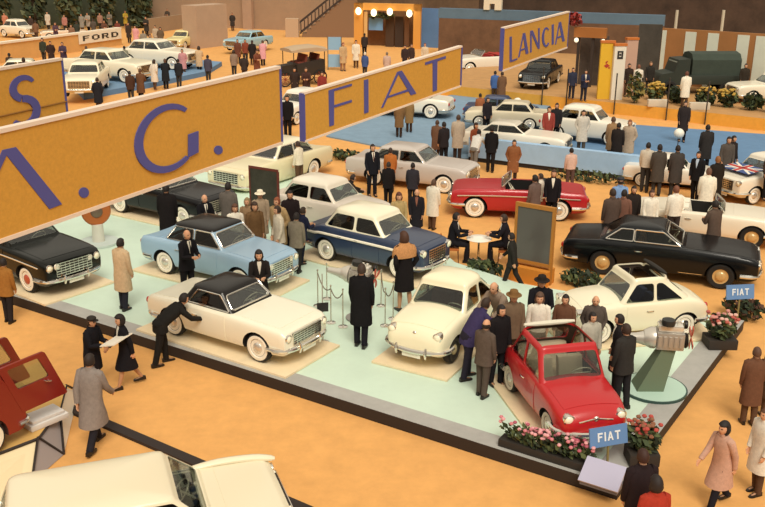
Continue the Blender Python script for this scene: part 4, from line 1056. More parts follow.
chair('orange wooden chair under the left seated visitor', SEAT_L, R(-4)); chair('orange wooden chair under the right seated visitor', SEAT_R, R(172))
# ------------------------------------------------------------------ lower left: red van on its faceted stand, cream car
SZ = .46
tp = [gp(x, y, SZ) for x, y in ((-70, 478), (38, 437), (60, 408), (66, 385))]; bt = [gp(x, y, 0) for x, y in ((-70, 540), (32, 483), (64, 455), (79, 392))]
axd = Vector((math.cos(R(132)), math.sin(R(132)), 0))
r = thing('display_stand', 'faceted cream display stand with grey panels under the red van', 'stand', (bt[1].x, bt[1].y, 0))
o_ = r.location.copy(); bk = [p + axd * 1.6 for p in (tp[3], tp[0])]
b = bmn(); prism(b, [Vector((p.x, p.y, SZ - .06)) - o_ for p in tp + [tp[3] + axd * 1.3, tp[0] + axd * 1.9]], (0, 0, .06)); obj('deck', b, mat('#cfa55e', .7, 0, 0, .08, 3), r, False)
for i, colr in enumerate(('#ead7ae', '#9a8f8c', '#efe6d4')):
    q = [tp[i], tp[i + 1], bt[i + 1], bt[i]]; b = bmn(); q = [Vector((p.x, p.y, (SZ - .06) if k < 2 else .01)) - o_ for k, p in enumerate(q)]
    nrm = (q[1] - q[0]).cross(q[3] - q[0]).normalized(); prism(b, q, nrm * .03); obj('skirt_panel', b, mat(colr, .6), r, False)
b = bmn()
for i in range(3): tube(b, [tp[i] - o_ - Vector((0, 0, .03)), tp[i + 1] - o_ - Vector((0, 0, .03))], .028, 5)
for i in (1, 2, 3): tube(b, [tp[i] - o_, bt[i] - o_ + Vector((0, 0, .02))], .022, 5)
tube(b, [tp[1] - o_, bt[2] - o_ + Vector((0, 0, .02))], .02, 5)
obj('edge_rail', b, mat('#2c2320', .6), r)
b = bmn(); box(b, -.35, .35, -.22, .22, 0, .1, .02); box(b, -.3, .3, -.18, .18, .1, .16, .02); o = obj('white_case', b, mat('#d9d4cf', .6)); g = gp(44, 421, SZ); o.location = (g.x, g.y, SZ + .002); o.rotation_euler.z = R(50); tag(o, 'flat white case lying on the cream stand below the open red doors', 'case')
VH = R(56); g = gp(-9, 457, SZ)
fwv = Vector((math.cos(VH), math.sin(VH), 0)); lf = Vector((-fwv.y, fwv.x, 0)); W2 = .52
org = Vector((g.x, g.y, 0)) + lf * W2 - fwv * 1.0
r = thing('van', 'dark red van with its two end doors standing open at the left edge', 'van', (org.x, org.y, SZ + .002), VH)
VR = mat('#86201a', .35, 0, .4)
def side_prof(): return [(-.9, .22), (1.66, .22), (1.72, .5), (1.62, .75), (1.25, 1.42), (1.1, 1.5), (-.7, 1.52), (-.9, 1.4)]
b = bmn(); pr = round_poly([(x, -W2, z) for x, z in side_prof()], .1); prism(b, pr, (0, 2 * W2, 0)); vb = obj('body', b, [VR], r)
cb = bmn()
for s in (1, -1): lathe(cb, [(.36, s * .4), (.36, s * .9)], 22, (1.0, 0, .28), 'y')
box(cb, .5, 2.2, -W2 + .05, W2 - .05, .45, 1.38); cutby(vb, cb, mat('#4a2a20', .8))
cb = bmn()
for s in (1, -1): prism(cb, round_poly([Vector((x, s * (W2 - .1), z)) for x, z in ((-.1, .9), (1.22, .9), (1.0, 1.36), (-.1, 1.36))], .06), (0, s * .3, 0))
cutby(vb, cb)
for s in (1, -1):
    ym = s * (W2 - .015); rt_ = thing('door', None, None, (0, 0, 0)); bpy.data.objects.remove(rt_)
    dp = [(1.40, .5), (2.28, .5), (1.92, 1.40), (1.06, 1.40)]
    b = bmn(); prism(b, round_poly([(x + .25, ym - .022, z) for x, z in dp], .05), (0, .045, 0)); dr = obj('door', b, [VR], r)
    wq = round_poly([(x + .25, ym - .2, z) for x, z in ((1.37, .93), (1.97, .93), (1.79, 1.33), (1.21, 1.33))], .05)
    cb = bmn(); prism(cb, wq, (0, .4, 0)); cutby(dr, cb)
    b = bmn(); prism(b, [Vector((p[0], ym - .004, p[2])) for p in wq], (0, .006, 0)); obj('window_pane', b, GLASS, dr, False)
    b = bmn(); tube(b, [(2.2, ym - .02, .86), (2.2, ym - .07, .87), (2.1, ym - .07, .9), (2.1, ym - .02, .9)], .014, 6); obj('door_handle', b, CHROME, dr)
tm, wm, hm = wheel_meshes(.30, '#efe6cf', '#b5653f')
for s in (1, -1):
    for xx in (1.0, -.55):
        ww = add('wheel', tm, r); ww.location = (xx, s * (W2 - .06), .30); ww.rotation_euler.z = 0 if s > 0 else math.pi; add('whitewall', wm, ww); add('hubcap', hm, ww)
for y in (-.24, .24):
    o = obj('seat', seat_bm(.19, .35), mat('#6b2a22', .7), r); o.location = (.2, y, .1)
b = bmn(); tube(b, curve([(1.55, -W2 - .02, .34), (1.76, -W2 + .05, .34), (1.8, 0, .33), (1.76, W2 - .05, .34), (1.55, W2 + .02, .34)]), .04, 8); obj('bumper', b, CHROME, r)
b = bmn(); lathe(b, [(.001, -.02), (.06, 0), (.05, .03), (.001, .04)], 12, (1.69, -W2 + .08, .62), 'x'); obj('lamp', b, mat('#f0e4c8', .3), r)
# cream car cut by the lower frame edge
S = dict(SPEC['big'])
SPEC['estate'] = dict(S, L=3.95, W=1.72, H=1.5, cowl=.86, gh=(1.0, -1.85, .78, .42, -1.65, .66, .10), side=[(-.1, .05), (-.95, .05)], pc=.14, deck=-1.5, boot=1.0, tail=.95, fin=.0, nose_style='wide', nose=.92)
hh = R(20); cn = gp(164, 452, 1.42); off = Matrix.Rotation(hh, 3, 'Z') @ Vector((.42, .60, 0)); lc = Vector((cn.x - off.x, cn.y - off.y, .002))
er, _i = make_car('estate', 'large cream estate car cut off by the lower frame edge', '#eadfc2', loc=lc, rz=hh, inside='#3a2a22')
for s in (1, -1):
    b = bmn(); tube(b, curve([(.75, s * .76, .97), (1.2, s * .77, 1.0), (1.7, s * .76, .98), (2.03, s * .72, .93)], 4), [.03, .05, .06, .065, .07, .07, .07, .07, .07, .07, .065, .06, .035], 10, flat=.7); obj('wing_ridge', b, paint('#eadfc2'), er)
b = bmn(); A2, B2 = gp(68, 409, 0), gp(330, 522, 0); d = (B2 - A2).normalized(); n = Vector((-d.y, d.x, 0)); prism(b, [A2 - n * .1, B2 - n * .1, B2 + n * .1, A2 + n * .1], (0, 0, .06)); struct('trim_3', b, mat('#2e2420', .8))
# flag on the bonnet
# ------------------------------------------------------------------ far stands
# low yellow wall with the lettered board, far left
YEL = mat('#d6a765', .8, 0, 0, .08, 1); 
a, c = gp(-30, 68), gp(122, 45); d = (c - a).normalized(); n = Vector((d.y, -d.x, 0)); hF = height_at(c, 29)
b = bmn(); prism(b, [a, c, c - n * .3, a - n * .3], (0, 0, hF)); struct('wall_front', b, YEL)
b = bmn(); prism(b, [a + n * .08 + Vector((0, 0, hF)), c + n * .08 + Vector((0, 0, hF)), c - n * .4 + Vector((0, 0, hF)), a - n * .4 + Vector((0, 0, hF))], (0, 0, .14)); struct('trim_4', b, mat('#efe4d0', .6))
t0 = gp(80, 51.5); f_ = a + d * (t0 - a).dot(d)
r = thing('lettered_board', 'white board with bold dark letters on the low yellow wall, far left', 'sign', (f_.x, f_.y, hF * .42)); wB = (c - f_).length * .98; hB = hF * .62
b = bmn(); prism(b, [n * .05, d * wB + n * .05, d * wB + n * .05 + Vector((0, 0, hB)), n * .05 + Vector((0, 0, hB))], n * .06); obj('board', b, mat('#e9e2d0', .6), r, False)
letters(r, 'FORD', d * wB * .08 + n * .11 + Vector((0, 0, hB * .25)), d, Vector((0, 0, 1)), wB * .84, hB * .5, mat('#2b2620', .6), n)
# plinth of the far left stand
slab('stand_floor', [gxy(84, 100), gxy(150, 88), gxy(206, 76), gxy(222, 66), gxy(150, 60), gxy(60, 75)], 0, .3, mat('#6f8fae', .8), mat('#5d84b0', .7))
# trees and hedge at the top left
b = bmn(); box(b, -75, -24, 96, 97, 0, 16); struct('wall_green', b, mat('#4b5240', .95, 0, 0, .45, .25))
for i, (x, y, h_, lb) in enumerate(((0, 29, 6.5, 'dark leafy tree at the far left top corner'), (36, 29, 7, 'dark leafy tree behind the low yellow wall, left'), (70, 29, 7, 'dark leafy tree behind the low yellow wall, middle'), (104, 29, 7, 'dark leafy tree above the lettered white board'), (140, 28, 6, 'dark leafy tree left of the beige partition'))):
    g = gp(x, y); r = thing('tree', lb, 'tree', g); b = bmn(); foliage(b, (0, 0, h_ * .5), 1.35, 1.2, h_ * .5, 520, .36, 0, 3); obj('foliage', b, [mat('#4d5a3e', .9), mat('#3a4632', .9), mat('#66694a', .9)], r, False); b = bmn(); tube(b, [(0, 0, 0), (0, 0, h_ * .5)], .2, 7); obj('trunk', b, mat('#4a3a2c', .9), r)
wall('wall_partition', 148, 34, 186, 28, 19, mat('#a08a70', .9, 0, 0, .1, .6))
# square pillar
g = gp(198, 49); px = 917 / g.y * .95; b = bmn()
r_ = R(57); e1 = Vector((math.cos(r_), math.sin(r_), 0)); e2 = Vector((math.cos(r_ + math.pi / 2), math.sin(r_ + math.pi / 2), 0)); hC = height_at(g, 6); q = [g, g + e1 * 3.6, g + e1 * 3.6 + e2 * 1.6, g + e2 * 1.6]
prism(b, [Vector((p.x, p.y, 0)) for p in q], (0, 0, hC)); struct('wall_pillar', b, mat('#b59a82', .9, 0, 0, .06, .8))
b = bmn(); box(b, -.0, .25, 0, .25, 0, 14); g2 = gp(282, 34); 
for v in b.verts: v.co += Vector((g2.x, g2.y, 0))
b.free()
# stair
a = gp(287, 37); c = gp(300, 37); r = thing('staircase', 'broad staircase with dark balustrade rising at the upper left of centre', 'staircase', a); 
b = bmn(); n_ = 12
for k in range(n_): box(b, 1.4 + k * .42, 1.4 + (k + 1) * .42, 0, 1.8, 0, .35 + .36 * k)
obj('steps', b, mat('#8a6b50', .9), r, False)
b = bmn(); box(b, -.1, 1.1, -.3, .6, 0, 1.65); obj('newel_post', b, mat('#bda184', .9), r, False)
b = bmn(); prism(b, [Vector(p) for p in ((1.2, -.1, 1.2), (6.5, -.1, 5.4), (6.5, -.1, 5.6), (1.2, -.1, 1.45))], (0, .12, 0))
prism(b, [Vector(p) for p in ((1.2, -.1, .25), (6.5, -.1, 4.5), (6.5, -.1, 4.7), (1.2, -.1, .5))], (0, .12, 0))
for k in range(16): x = 1.3 + k * .33; tube(b, [(x, -.05, .3 + k * .265), (x, -.05, 1.25 + k * .265)], .05, 5)
obj('balustrade', b, mat('#3a2e28', .7), r, False)
# brown riser panels right of the stair
wall('wall_riser', 336, 34, 357, 35, 23, mat('#8a6142', .9, 0, 0, .15, 1))
# orange stall with lamps
a, c = gp(354, 47), gp(420, 49); r = thing('kiosk', 'orange lamp-lit kiosk with a blue panel at the top centre', 'kiosk', a, ang(a, c)); L_ = (c - a).length; hK = height_at(a, 3); OK_ = mat('#d99a45', .7)
for nm, x0, x1 in (('pillar', 0, .75), ('pillar', L_ - .6, L_)):
    b = bmn(); box(b, x0, x1, 0, .5, 0, hK); obj(nm, b, OK_, r, False)
b = bmn(); box(b, 0, L_, .0, .6, hK - .55, hK); obj('lintel', b, OK_, r, False)
b = bmn(); box(b, .75, L_ - .6, 1.8, 1.9, 0, hK - .5); obj('back_panel', b, mat('#7a5433', .9, 0, 0, .2, 2), r, False)
b = bmn(); box(b, 1.1, 2.3, .7, .8, hK * .38, hK * .66); obj('blue_panel', b, mat('#6f9fd0', .6), r, False)
for x0, x1, cl in ((2.5, 3.2, '#4a3626'), (3.3, 4.0, '#3b2d24'), (4.1, 4.5, '#6b4a30')):
    b = bmn(); box(b, x0, x1, .9, 1.0, 0, hK * .7); obj('curtain', b, mat(cl, .9), r, False)
b = bmn(); foliage(b, (2.2, .4, hK * .72), 1.2, .3, .25, 130, .16, 0, 3); obj('garland', b, [G1, G2, G3], r, False)
for k, f in enumerate((.08, .31, .55, .84)):
    b = bmn(); ball(b, (L_ * f, -.28, hK - .62 - .1 * (k % 2)), .24, .24, .3, 14, 10); obj('lamp_globe', b, mat('#fff0c0', .5, 0, 0, 0, 8, 2.2), r)
wall('wall_blue', 419, 47, 438, 48, 8, mat('#5a7fae', .8, 0, 0, .1, .5))
# long brown display wall with blue band
wall('wall_brown', 438, 55, 660, 66, 18, BROWN, .3)
a, c = gp(438, 54.6), gp(660, 65.6); h_ = height_at(a, 18); d = (c - a).normalized(); n = Vector((d.y, -d.x, 0)); b = bmn(); prism(b, [p + Vector((0, 0, h_)) for p in (a + n * .2, c + n * .2, c - n * .5, a - n * .5)], (0, 0, .75)); struct('trim_5', b, mat('#5b7488', .8, 0, 0, .15, .5))
# white booth above the band
g = a + d * ((gp(482, 57) - a).dot(d)); r = thing('white_booth', 'small white arched booth above the blue band, top centre', 'booth', (g.x, g.y, h_ + .75), math.atan2(d.y, d.x)); b = bmn(); box(b, 0, .45, -.3, .1, 0, 1.0); box(b, .85, 1.35, -.3, .1, 0, 1.0); box(b, .45, .85, -.3, .1, .45, 1.0); obj('front', b, mat('#e3dac4', .7), r, False); b = bmn(); box(b, -.05, 1.4, -.35, .15, 1.0, 1.08); obj('roof', b, mat('#d8ceb8', .7), r, False)
# upper dark drapes band far behind
b = bmn(); box(b, 8, 80, 80, 80.6, 0, 16); struct('wall_drape', b, mat('#43342a', .95, 0, 0, .5, .5))
# red car poster frame stall with lamps (dark)
a, c = gp(574, 86, DZ), gp(602, 88, DZ); r = thing('stall', 'dark stall with an orange fascia behind the yellow pillar', 'stall', a, ang(a, c)); L_ = (c - a).length; hK = height_at(a, 27) - DZ
b = bmn(); box(b, -.2, L_, -.1, .2, hK - .55, hK); obj('fascia', b, mat('#a8692f', .7), r, False)
for x in (0, L_ * .5, L_ - .15):
    b = bmn(); box(b, x, x + .14, 0, .14, 0, hK - .5); obj('post', b, mat('#3b2f28', .8), r, False)
b = bmn(); box(b, 0, L_, .8, .9, 0, hK - .5); obj('back_panel', b, mat('#54483f', .8, 0, 0, .3, 2), r, False)
for x in (.0, L_ - .1):
    b = bmn(); ball(b, (x, -.25, hK - .7), .13); obj('lamp_globe', b, mat('#f5e6c8', .5, 0, 0, 0, 8, 1.0), r)
b = bmn(); foliage(b, (0, 0, .42), .5, .4, .35, 120, .16, 0, 2); r = thing('flower_basket', 'bunch of red flowers on top of the dark stall, right of the farthest sign', 'flowers', (a.x - .3, a.y, DZ + hK + .01)); obj('foliage', b, [mat('#b5413a', .8), mat('#8a3a30', .8)], r, False)
# advertising pillars
def adpillar(label, px0, px1, ybase, ytop, c1, rz, mark):
    g = gp(px0, ybase, DZ); e = gp(px1, ybase, DZ); r = thing('advertising_pillar', label, 'pillar', g, rz); wd = (e - g).length; h = height_at(g, ytop) - DZ
    b = bmn(); box(b, 0, wd, 0, .3, 0, h); obj('column', b, mat(c1, .6), r, False); b = bmn(); box(b, -.03, wd + .03, -.03, .33, h, h + .12); obj('cap', b, mat('#c8722e', .6), r, False)
    if mark:
        b = bmn()
        for st in mark: prism(b, [Vector((x * wd, -.012, h * z)) for x, z in st], (0, .02, 0))
        obj('emblem', b, mat('#b23a2c' if c1 == '#e3b52e' else '#2a2826', .6), r, False)
adpillar('tall yellow pillar with a small red emblem, right of centre', 597, 610, 99, 43, '#e3b52e', R(-4), [[(.3, .6), (.5, .56), (.75, .6), (.55, .64)], [(.45, .63), (.6, .68), (.52, .69), (.4, .66)], [(.6, .57), (.72, .54), (.78, .58)]])
adpillar('tall white pillar with a dark emblem beside the yellow pillar', 610.5, 622, 100, 46, '#e8e2d2', R(4), [[(.25, .76), (.75, .76), (.75, .8), (.25, .8)], [(.25, .8), (.4, .8), (.4, .88), (.25, .88)], [(.6, .8), (.75, .8), (.75, .88), (.6, .88)], [(.25, .88), (.75, .88), (.75, .91), (.25, .91)], [(.42, .82), (.58, .82), (.58, .86), (.42, .86)]])
adpillar('tall pinkish pillar right of the white pillar', 622.8, 634, 93.5, 40, '#c9a38e', R(8), None)
# striped wall
a, c = gp(657, 83, DZ), gp(775, 94, DZ); d = (c - a).normalized(); n = Vector((d.y, -d.x, 0)); hS = height_at(a, 28) - DZ
b = bmn(); prism(b, [Vector((p.x, p.y, DZ)) for p in (a, c, c - n * .2, a - n * .2)], (0, 0, hS)); struct('wall_striped', b, mat('#a5703f', .8, 0, 0, .08, 1))
for i, (x0, x1) in enumerate(((657.5, 661), (680, 692), (702, 714), (731, 744), (749, 768))):
    y0 = 83 + (x0 - 657) * 11 / 118; p = a + d * (gp(x0, y0, DZ) - a).dot(d); q = a + d * (gp(x1, y0 + .5, DZ) - a).dot(d)
    b = bmn(); prism(b, [Vector((v.x, v.y, DZ)) for v in (p + n * .03, q + n * .03, q - n * .02, p - n * .02)], (0, 0, hS - .12)); tag(obj('wall_panel', b, mat('#d9dccb', .8, 0, 0, .06, 1), None, False), kind='structure')
wall('wall_dark', 634, 82, 657, 83, 24, mat('#4a443c', .9, 0, 0, .3, 1), .2, DZ)
for x, lb in ((673, 'slim white pole above the striped wall, left'), (719, 'slim white pole above the striped wall, right')):
    p = gp(x, 88); b = bmn(); tube(b, [(0, 0, 0), (0, 0, height_at(p, 11))], .09, 6); o = obj('pole', b, mat('#cfc6b0', .6)); o.location = (p.x, p.y + .8, 0); tag(o, lb, 'pole')
# canvas-topped truck
g = gp(690, 95, DZ); r = thing('truck', 'dark green canvas-topped truck in front of the striped wall', 'truck', (g.x, g.y, DZ + .002), R(4)); CG = mat('#39433a', .9, 0, 0, .15, 2); TG = mat('#2c332b', .6)
b = bmn(); loft(b, [[(x, y, z) for y, z in ((.1, 1.0), (.1, 1.85), (.35, 2.15), (.9, 2.25), (1.45, 2.15), (1.7, 1.85), (1.7, 1.0))] for x in (.0, .6, 1.3, 2.0, 2.7)]); obj('canvas_cover', b, CG, r)
b = bmn(); box(b, -.1, 2.8, 0, 1.8, .55, 1.05, .03); obj('bed', b, TG, r)
b = bmn(); loft(b, [[(x, y, z) for y, z in ((.15, .5), (.15, zt), (1.65, zt), (1.65, .5))] for x, zt in ((-.1, 1.9), (-.75, 1.85), (-.95, 1.2), (-1.6, 1.1), (-1.75, .9))]); obj('cab', b, TG, r)
b = bmn(); prism(b, [Vector(p) for p in ((-.80, .25, 1.3), (-.80, 1.55, 1.3), (-.73, 1.5, 1.75), (-.73, .3, 1.75))], (-.06, 0, 0)); obj('windscreen', b, mat('#9aa79f', .2), r, False)
tm, wm, hm = wheel_meshes(.38, None, '#4a4a40')
for x in (-1.15, 2.0):
    for y in (.08, 1.7): w_ = add('wheel', tm, r); w_.location = (x, y, .38); add('hubcap', hm, w_)
# planters along the rear deck edge
for i, (x, y, lb, gr, bl) in enumerate(((634, 103, 'tall yellowish leafy plant below the man in the white jacket', [mat('#8a7a3c', .8), G2, G1], None), (655, 100, 'plant with yellow leaves on the rear deck edge, right of the tall yellowish plant', [mat('#a88f3c', .8), G2, G1], ['#c9a24a']), (676, 103, 'dark bush on the rear deck edge under the white-coated man', None, None), (705, 105, 'hedge with yellow blooms below the canvas-topped truck', None, ['#c9a24a', '#b08a3c']), (727, 107, 'yellow-flecked hedge between truck and white car on the rear deck', None, ['#b9963f']), (752, 110, 'dark hedge below the white car at the upper right edge', None, None), (775, 113, 'hedge end at the right frame edge of the rear deck', None, None))):
    p = gp(x, y, DZ); t = leafy('hedge_plant', lb, 'plant', p, (.5 if i > 2 else .45, .45, 1.0 if i else 1.9), 200, .16, gr, bl); t.location.z = DZ + .002
for x, y, lb in ((653, 104, 'low white trough on the rear deck edge, left'), (694, 107, 'low white trough on the rear deck edge below the truck')):
    p = gp(x, y, DZ); b = bmn(); box(b, -.5, .5, -.15, .15, 0, .35, .03); o = obj('trough', b, mat('#cfc4b0', .7)); o.location = (p.x, p.y - .75, DZ + .002); tag(o, lb, 'trough')
# railing posts of the rear deck
for i, (x, y) in enumerate(((533, 113), (557, 116), (607, 121), (662, 126), (702, 130))):
    p = gp(x, y, .0) ; p = h0 + hd * (gp(x, y - 4, 0) - h0).dot(hd) - hn * .12; b = bmn(); tube(b, [(0, 0, 0), (0, 0, 2.1)], .035, 6); o = obj('railing_post', b, mat('#3b332c', .6)); o.location = (p.x, p.y, .002)
    tag(o, ['dark thin post below the farthest hanging sign', 'dark thin post right of the black saloon under the farthest sign', 'dark thin post in front of the tall yellow pillar', 'dark thin post below the striped wall, left part', 'dark thin post below the canvas-topped truck'][i], 'post')
# globe lamps
for x, y, z, lb in ((517.5, 102, BZ, 'white globe lamp beside the cream car on the stage'), (679, 133.5, BZ, 'white globe lamp in front of the dark standing figure, blue stage')):
    g = gp(x, y, z + 1.0); r = thing('globe_lamp', lb, 'lamp', (g.x, g.y, z + .002)); b = bmn(); ball(b, (0, 0, 1.0), .2, .2, .2, 16, 12); obj('globe', b, mat('#f6f0e0', .4), r); b = bmn(); lathe(b, [(.001, 0), (.14, 0), (.13, .02), (.02, .04), (.02, .82), (.001, .82)], 10); obj('stem', b, mat('#4a4038', .5), r)
# veteran car with folded hood
g = gp(300, 84); r = thing('veteran_car', 'black veteran car with a beige folded hood, far centre left', 'car', (g.x, g.y, .002), R(-150)); VB = mat('#26201d', .5, 0, .3)
b = bmn(); loft(b, [[(x, s * w_, z) for s, z in ((-1, .6), (1, .6), (1, zt), (-1, zt))] for x, w_, zt in ((1.75, .35, 1.15), (.6, .45, 1.25), (.5, .75, 1.3), (-1.2, .8, 1.55), (-1.35, .78, 1.5))]); obj('body', b, VB, r)
b = bmn(); loft(b, [[(x, s, z) for s, z in ((-.85, 2.0), (.85, 2.0), (.85, 2.0 + h_), (.4, 2.1 + h_), (-.4, 2.1 + h_), (-.85, 2.0 + h_))] for x, h_ in ((.9, .1), (.2, .22), (-.8, .25), (-1.5, .12))]); obj('hood', b, mat('#b9a184', .9), r)
b = bmn()
for x in (.75, -1.3):
    for s in (-.8, .8): tube(b, [(x, s, 1.2), (x, s, 2.05)], .03, 5)
obj('hood_frame', b, VB, r)
for x in (-.7, .1): o = obj('seat', seat_bm(.6, 1.2), mat('#7a3a2a', .8), r); o.location.x = x
for x in (1.35, -1.0):
    for s in (-.82, .82):
        b = bmn(); tube(b, [(.42 * math.cos(k * math.pi / 10), 0, .42 * math.sin(k * math.pi / 10)) for k in range(20)], .04, 6, True); w_ = obj('wheel', b, TYRE, r); w_.location = (x, s, .46)
        b = bmn()
        for k in range(5): a_ = k * math.pi / 5; tube(b, [(-.4 * math.cos(a_), 0, -.4 * math.sin(a_)), (.4 * math.cos(a_), 0, .4 * math.sin(a_))], .018, 5)
        obj('spokes', b, mat('#8a3a2a', .6), w_)
for x, y0, lb in ((328.5, 70, 'tall light blue panel left of the kiosk visitors'),):
    p = gp(x, y0); b = bmn(); box(b, 0, .85, 0, .08, 1.35, 2.2); box(b, 0, .85, 0, .08, .2, 1.05); o = thing('poster_stand', lb, 'panel', p); obj('panel', b, mat('#8db6d6', .6), o, False); b = bmn(); box(b, -.06, 0, 0, .08, 0, 2.25); box(b, .85, .91, 0, .08, 0, 2.25); obj('frame', b, mat('#6a5f55', .6), o, False)
# dark display board between the crowd and the rounded off-white saloon
a = gp(262, 228, PZ); r = thing('display_board', 'dark framed board standing behind the crowd at the off-white saloon', 'board', (a.x - .3, a.y - .1, PZ + .002), R(-30)); b = bmn(); box(b, .05, 1.0, -.02, .03, .75, 1.85); obj('panel', b, mat('#3a3a30', .5, 0, 0, .4, 4), r, False); b = bmn(); box(b, 0, 1.05, -.03, -.005, 1.85, 1.92); box(b, 0, .05, -.03, .03, 0, 1.85); box(b, 1.0, 1.05, -.03, .03, 0, 1.85); obj('frame', b, mat('#6b2f24', .6), r, False)
# flag plate on the bonnet of the car at the right edge
FL = CARS['flagcar']
fl = thing('flag', 'red, white and blue crossed flag lying on a car bonnet at the right edge', 'flag', (0, 0, 0)); S = SPEC['round']
Mw = Matrix.Translation(FL.location) @ Matrix.Rotation(FL.rotation_euler.z, 4, 'Z'); p = Mw @ Vector((1.2, 0, 1.09)); fl.location = p; fl.rotation_euler = (0, R(7), FL.rotation_euler.z)
b = bmn(); box(b, -.38, .38, -.62, .62, 0, .02); obj('field', b, mat('#3c5288', .6), fl, False)
b = bmn(); box(b, -.38, .38, -.12, .12, .012, .024); box(b, -.12, .12, -.62, .62, .012, .024)
for s in (1, -1): prism(b, [Vector(q) for q in ((-.38, -s * .62, .012), (-.28, -s * .62, .012), (.38, s * .62, .012), (.28, s * .62, .012))], (0, 0, .0115))
obj('white_cross', b, mat('#e8e2d4', .6), fl, False)
b = bmn(); box(b, -.38, .38, -.07, .07, .014, .030); box(b, -.07, .07, -.62, .62, .014, .030); obj('red_cross', b, mat('#b83a36', .6), fl, False)
# ------------------------------------------------------------------ people
BL, NV, GY, BR, TN, BE, WH, DG = '#1d1b1e', '#262a3c', '#77716b', '#5b4332', '#bd9c6c', '#cbb391', '#e9e1d0', '#3a3735'
HB, HD, HG, HF = '#1e1512', '#35241a', '#8f8578', '#a8804a'
J, O, RC, FC, LC, BLS, DR, SW = 'jacket', 'overcoat', 'raincoat', 'fur_coat', 'ladies_coat', 'blouse', 'dress', 'sweater'
S_, D_ = 'short', 'bob'
p = person
# on the mint platform
p('person in a long beige coat with back turned, alone on the left platform part', (118.5, 243.5), 60, PZ, (125, 309), 'stand', (RC, '#c7ae8c'), '#2a2a33', (S_, HB))
p('person in black suit and white shirt standing at the door of the light blue saloon', (187, 235), -40, PZ, None, 'hold', (J, BL), BL, ('bald', HG), .98, WH, BL)
p('person in a black coat with pale collar behind the cream-white cabriolet bonnet', (253, 258), -80, PZ, None, 'hold', (LC, '#26211f'), None, (D_, HB), .93, '#d9cdbb')
p('person in a dark suit bending over the side of the cream-white cabriolet', None, 32, 0, None, 'bend', (J, '#23211f'), '#23211f', (S_, HB), .98, loc=gp(172, 362))
p('person in a long black coat facing away at the rope posts, platform centre', (361, 270), 75, PZ, (361, 346), 'stand', (O, '#1a191b'), '#1d1b22', (S_, '#3a2a20'))
p('person in black coat with a ginger fur collar by the two-tone saloon front', (402, 238), 120, PZ, (404, 311), 'pocket', (LC, '#1f1b1c'), None, (D_, '#4a2c1c'), 1, None, stole='#c08a5a')
p('person with a tan face at the side window of the small cream car', (494, 288), -130, PZ, None, 'lean', (J, '#8d7a6a'), '#4a4038', ('bald', HD), 1.0)
p('person in a purple-blue jacket stooping beside the tiny red car', (486, 304), 25, PZ, None, 'lean', (J, '#3d3558'), '#2a2632', (S_, HD), .98)
p('person in a brown suit seen from behind at the red car rear wheel', (494, 325), 50, PZ, (482, 396), 'stand', (J, '#5d5047'), '#554a42', ('bald', HB))
p('person with black hair leaning toward the tiny red car, between jackets', (504, 307), -60, PZ, None, 'stand', (J, '#201c1e'), BL, (S_, HB), .95)
p('person in a brown hat behind the rear of the tiny red car', (516, 299), -80, PZ, None, 'stand', (J, '#75604c'), BR, ('hat', '#7b5b38'), .97)
p('person in a white blouse close behind the tiny red car', (526, 307), -100, PZ, None, 'stand', (BLS, WH), '#4a3f3a', (D_, '#5a4030'), .92)
p('person in dark hat and dark jacket at the back of the tiny red car', (531, 294), -90, PZ, None, 'hold', (J, '#1e1d22'), BL, ('hat', '#2b2522'), 1.0)
p('young person in brown to the right behind the tiny red car', (551, 310), -110, PZ, None, 'stand', (SW, '#6b4a38'), DG, (S_, HB), .88)
p('person in pale clothing half hidden at the front of the small cream car with sunroof', (565, 320), -70, PZ, None, 'stand', (SW, '#b9b3a4'), GY, (S_, HB), .86)
p('dark-suited person striding past the dark standing board', (516, 243), 160, 0, (511, 289), 'walk', (J, '#2b2926'), '#2b2926', (S_, HB), 1, WH)
p('bald person in a grey-brown coat in front of the small cream sunroof car', (589, 314), -100, PZ, (590, 365), 'pocket', (O, '#5a504a'), '#39322e', ('bald', HG))
p('person with dark hair and white scarf right of the tiny red car', (616, 318), 170, PZ, (604, 388), 'stand', (O, '#221f20'), '#221f20', (S_, HB), 1, WH)
p('person in a dark jacket with back turned, nearest right of the tiny red car', (622, 330), 120, PZ, (620, 407), 'stand', (J, '#33312f'), '#262528', (S_, HD))
# behind the blue saloon
p('person in a long tan coat among the crowd behind the light blue saloon', (277, 202), -120, PZ, None, 'pocket', (RC, '#b3966c'), BR, (S_, '#8a4a2c'), 1.0)
p('person in a shaggy brown fur coat behind the light blue saloon', (254.5, 207), -60, PZ, None, 'stand', (FC, '#6e5236'), None, (D_, '#3a2619'), .96)
p('person in a grey-brown suit seen from behind by the light blue saloon front', (293, 217), 70, PZ, (297, 272), 'stand', (J, '#7f7565'), '#2a2826', (S_, HB))
p('person in navy suit leaning toward the rear of the two-tone saloon', (304, 209), 40, PZ, (306, 261), 'hold', (J, '#22253a'), '#20222e', (S_, HD))
p('dark-haired person before the dark framed board', (290, 195), -80, PZ, None, 'stand', (J, '#2a2223'), BL, (S_, HB), 1.0)
p('person in an off-white jacket beside the dark framed board', (284, 208), -150, PZ, None, 'stand', (J, '#d5c8b2'), BR, (S_, HD), .95)
p('person in a grey suit standing at the black saloon with the white strip', (228, 187), 80, PZ, None, 'stand', (J, '#655e58'), '#4b4541', (S_, HB), 1.03)
p('bald person in black with a white shirt at the black saloon windscreen', (204.5, 199), -50, PZ, None, 'hold', (J, '#17161a'), BL, ('bald', HG), .95, WH, BL)
p('dark-coated person standing beside the tail of the black saloon with the white strip', (166, 189), 90, PZ, None, 'stand', (O, '#1e1a1a'), BL, (S_, HB), 1.05)
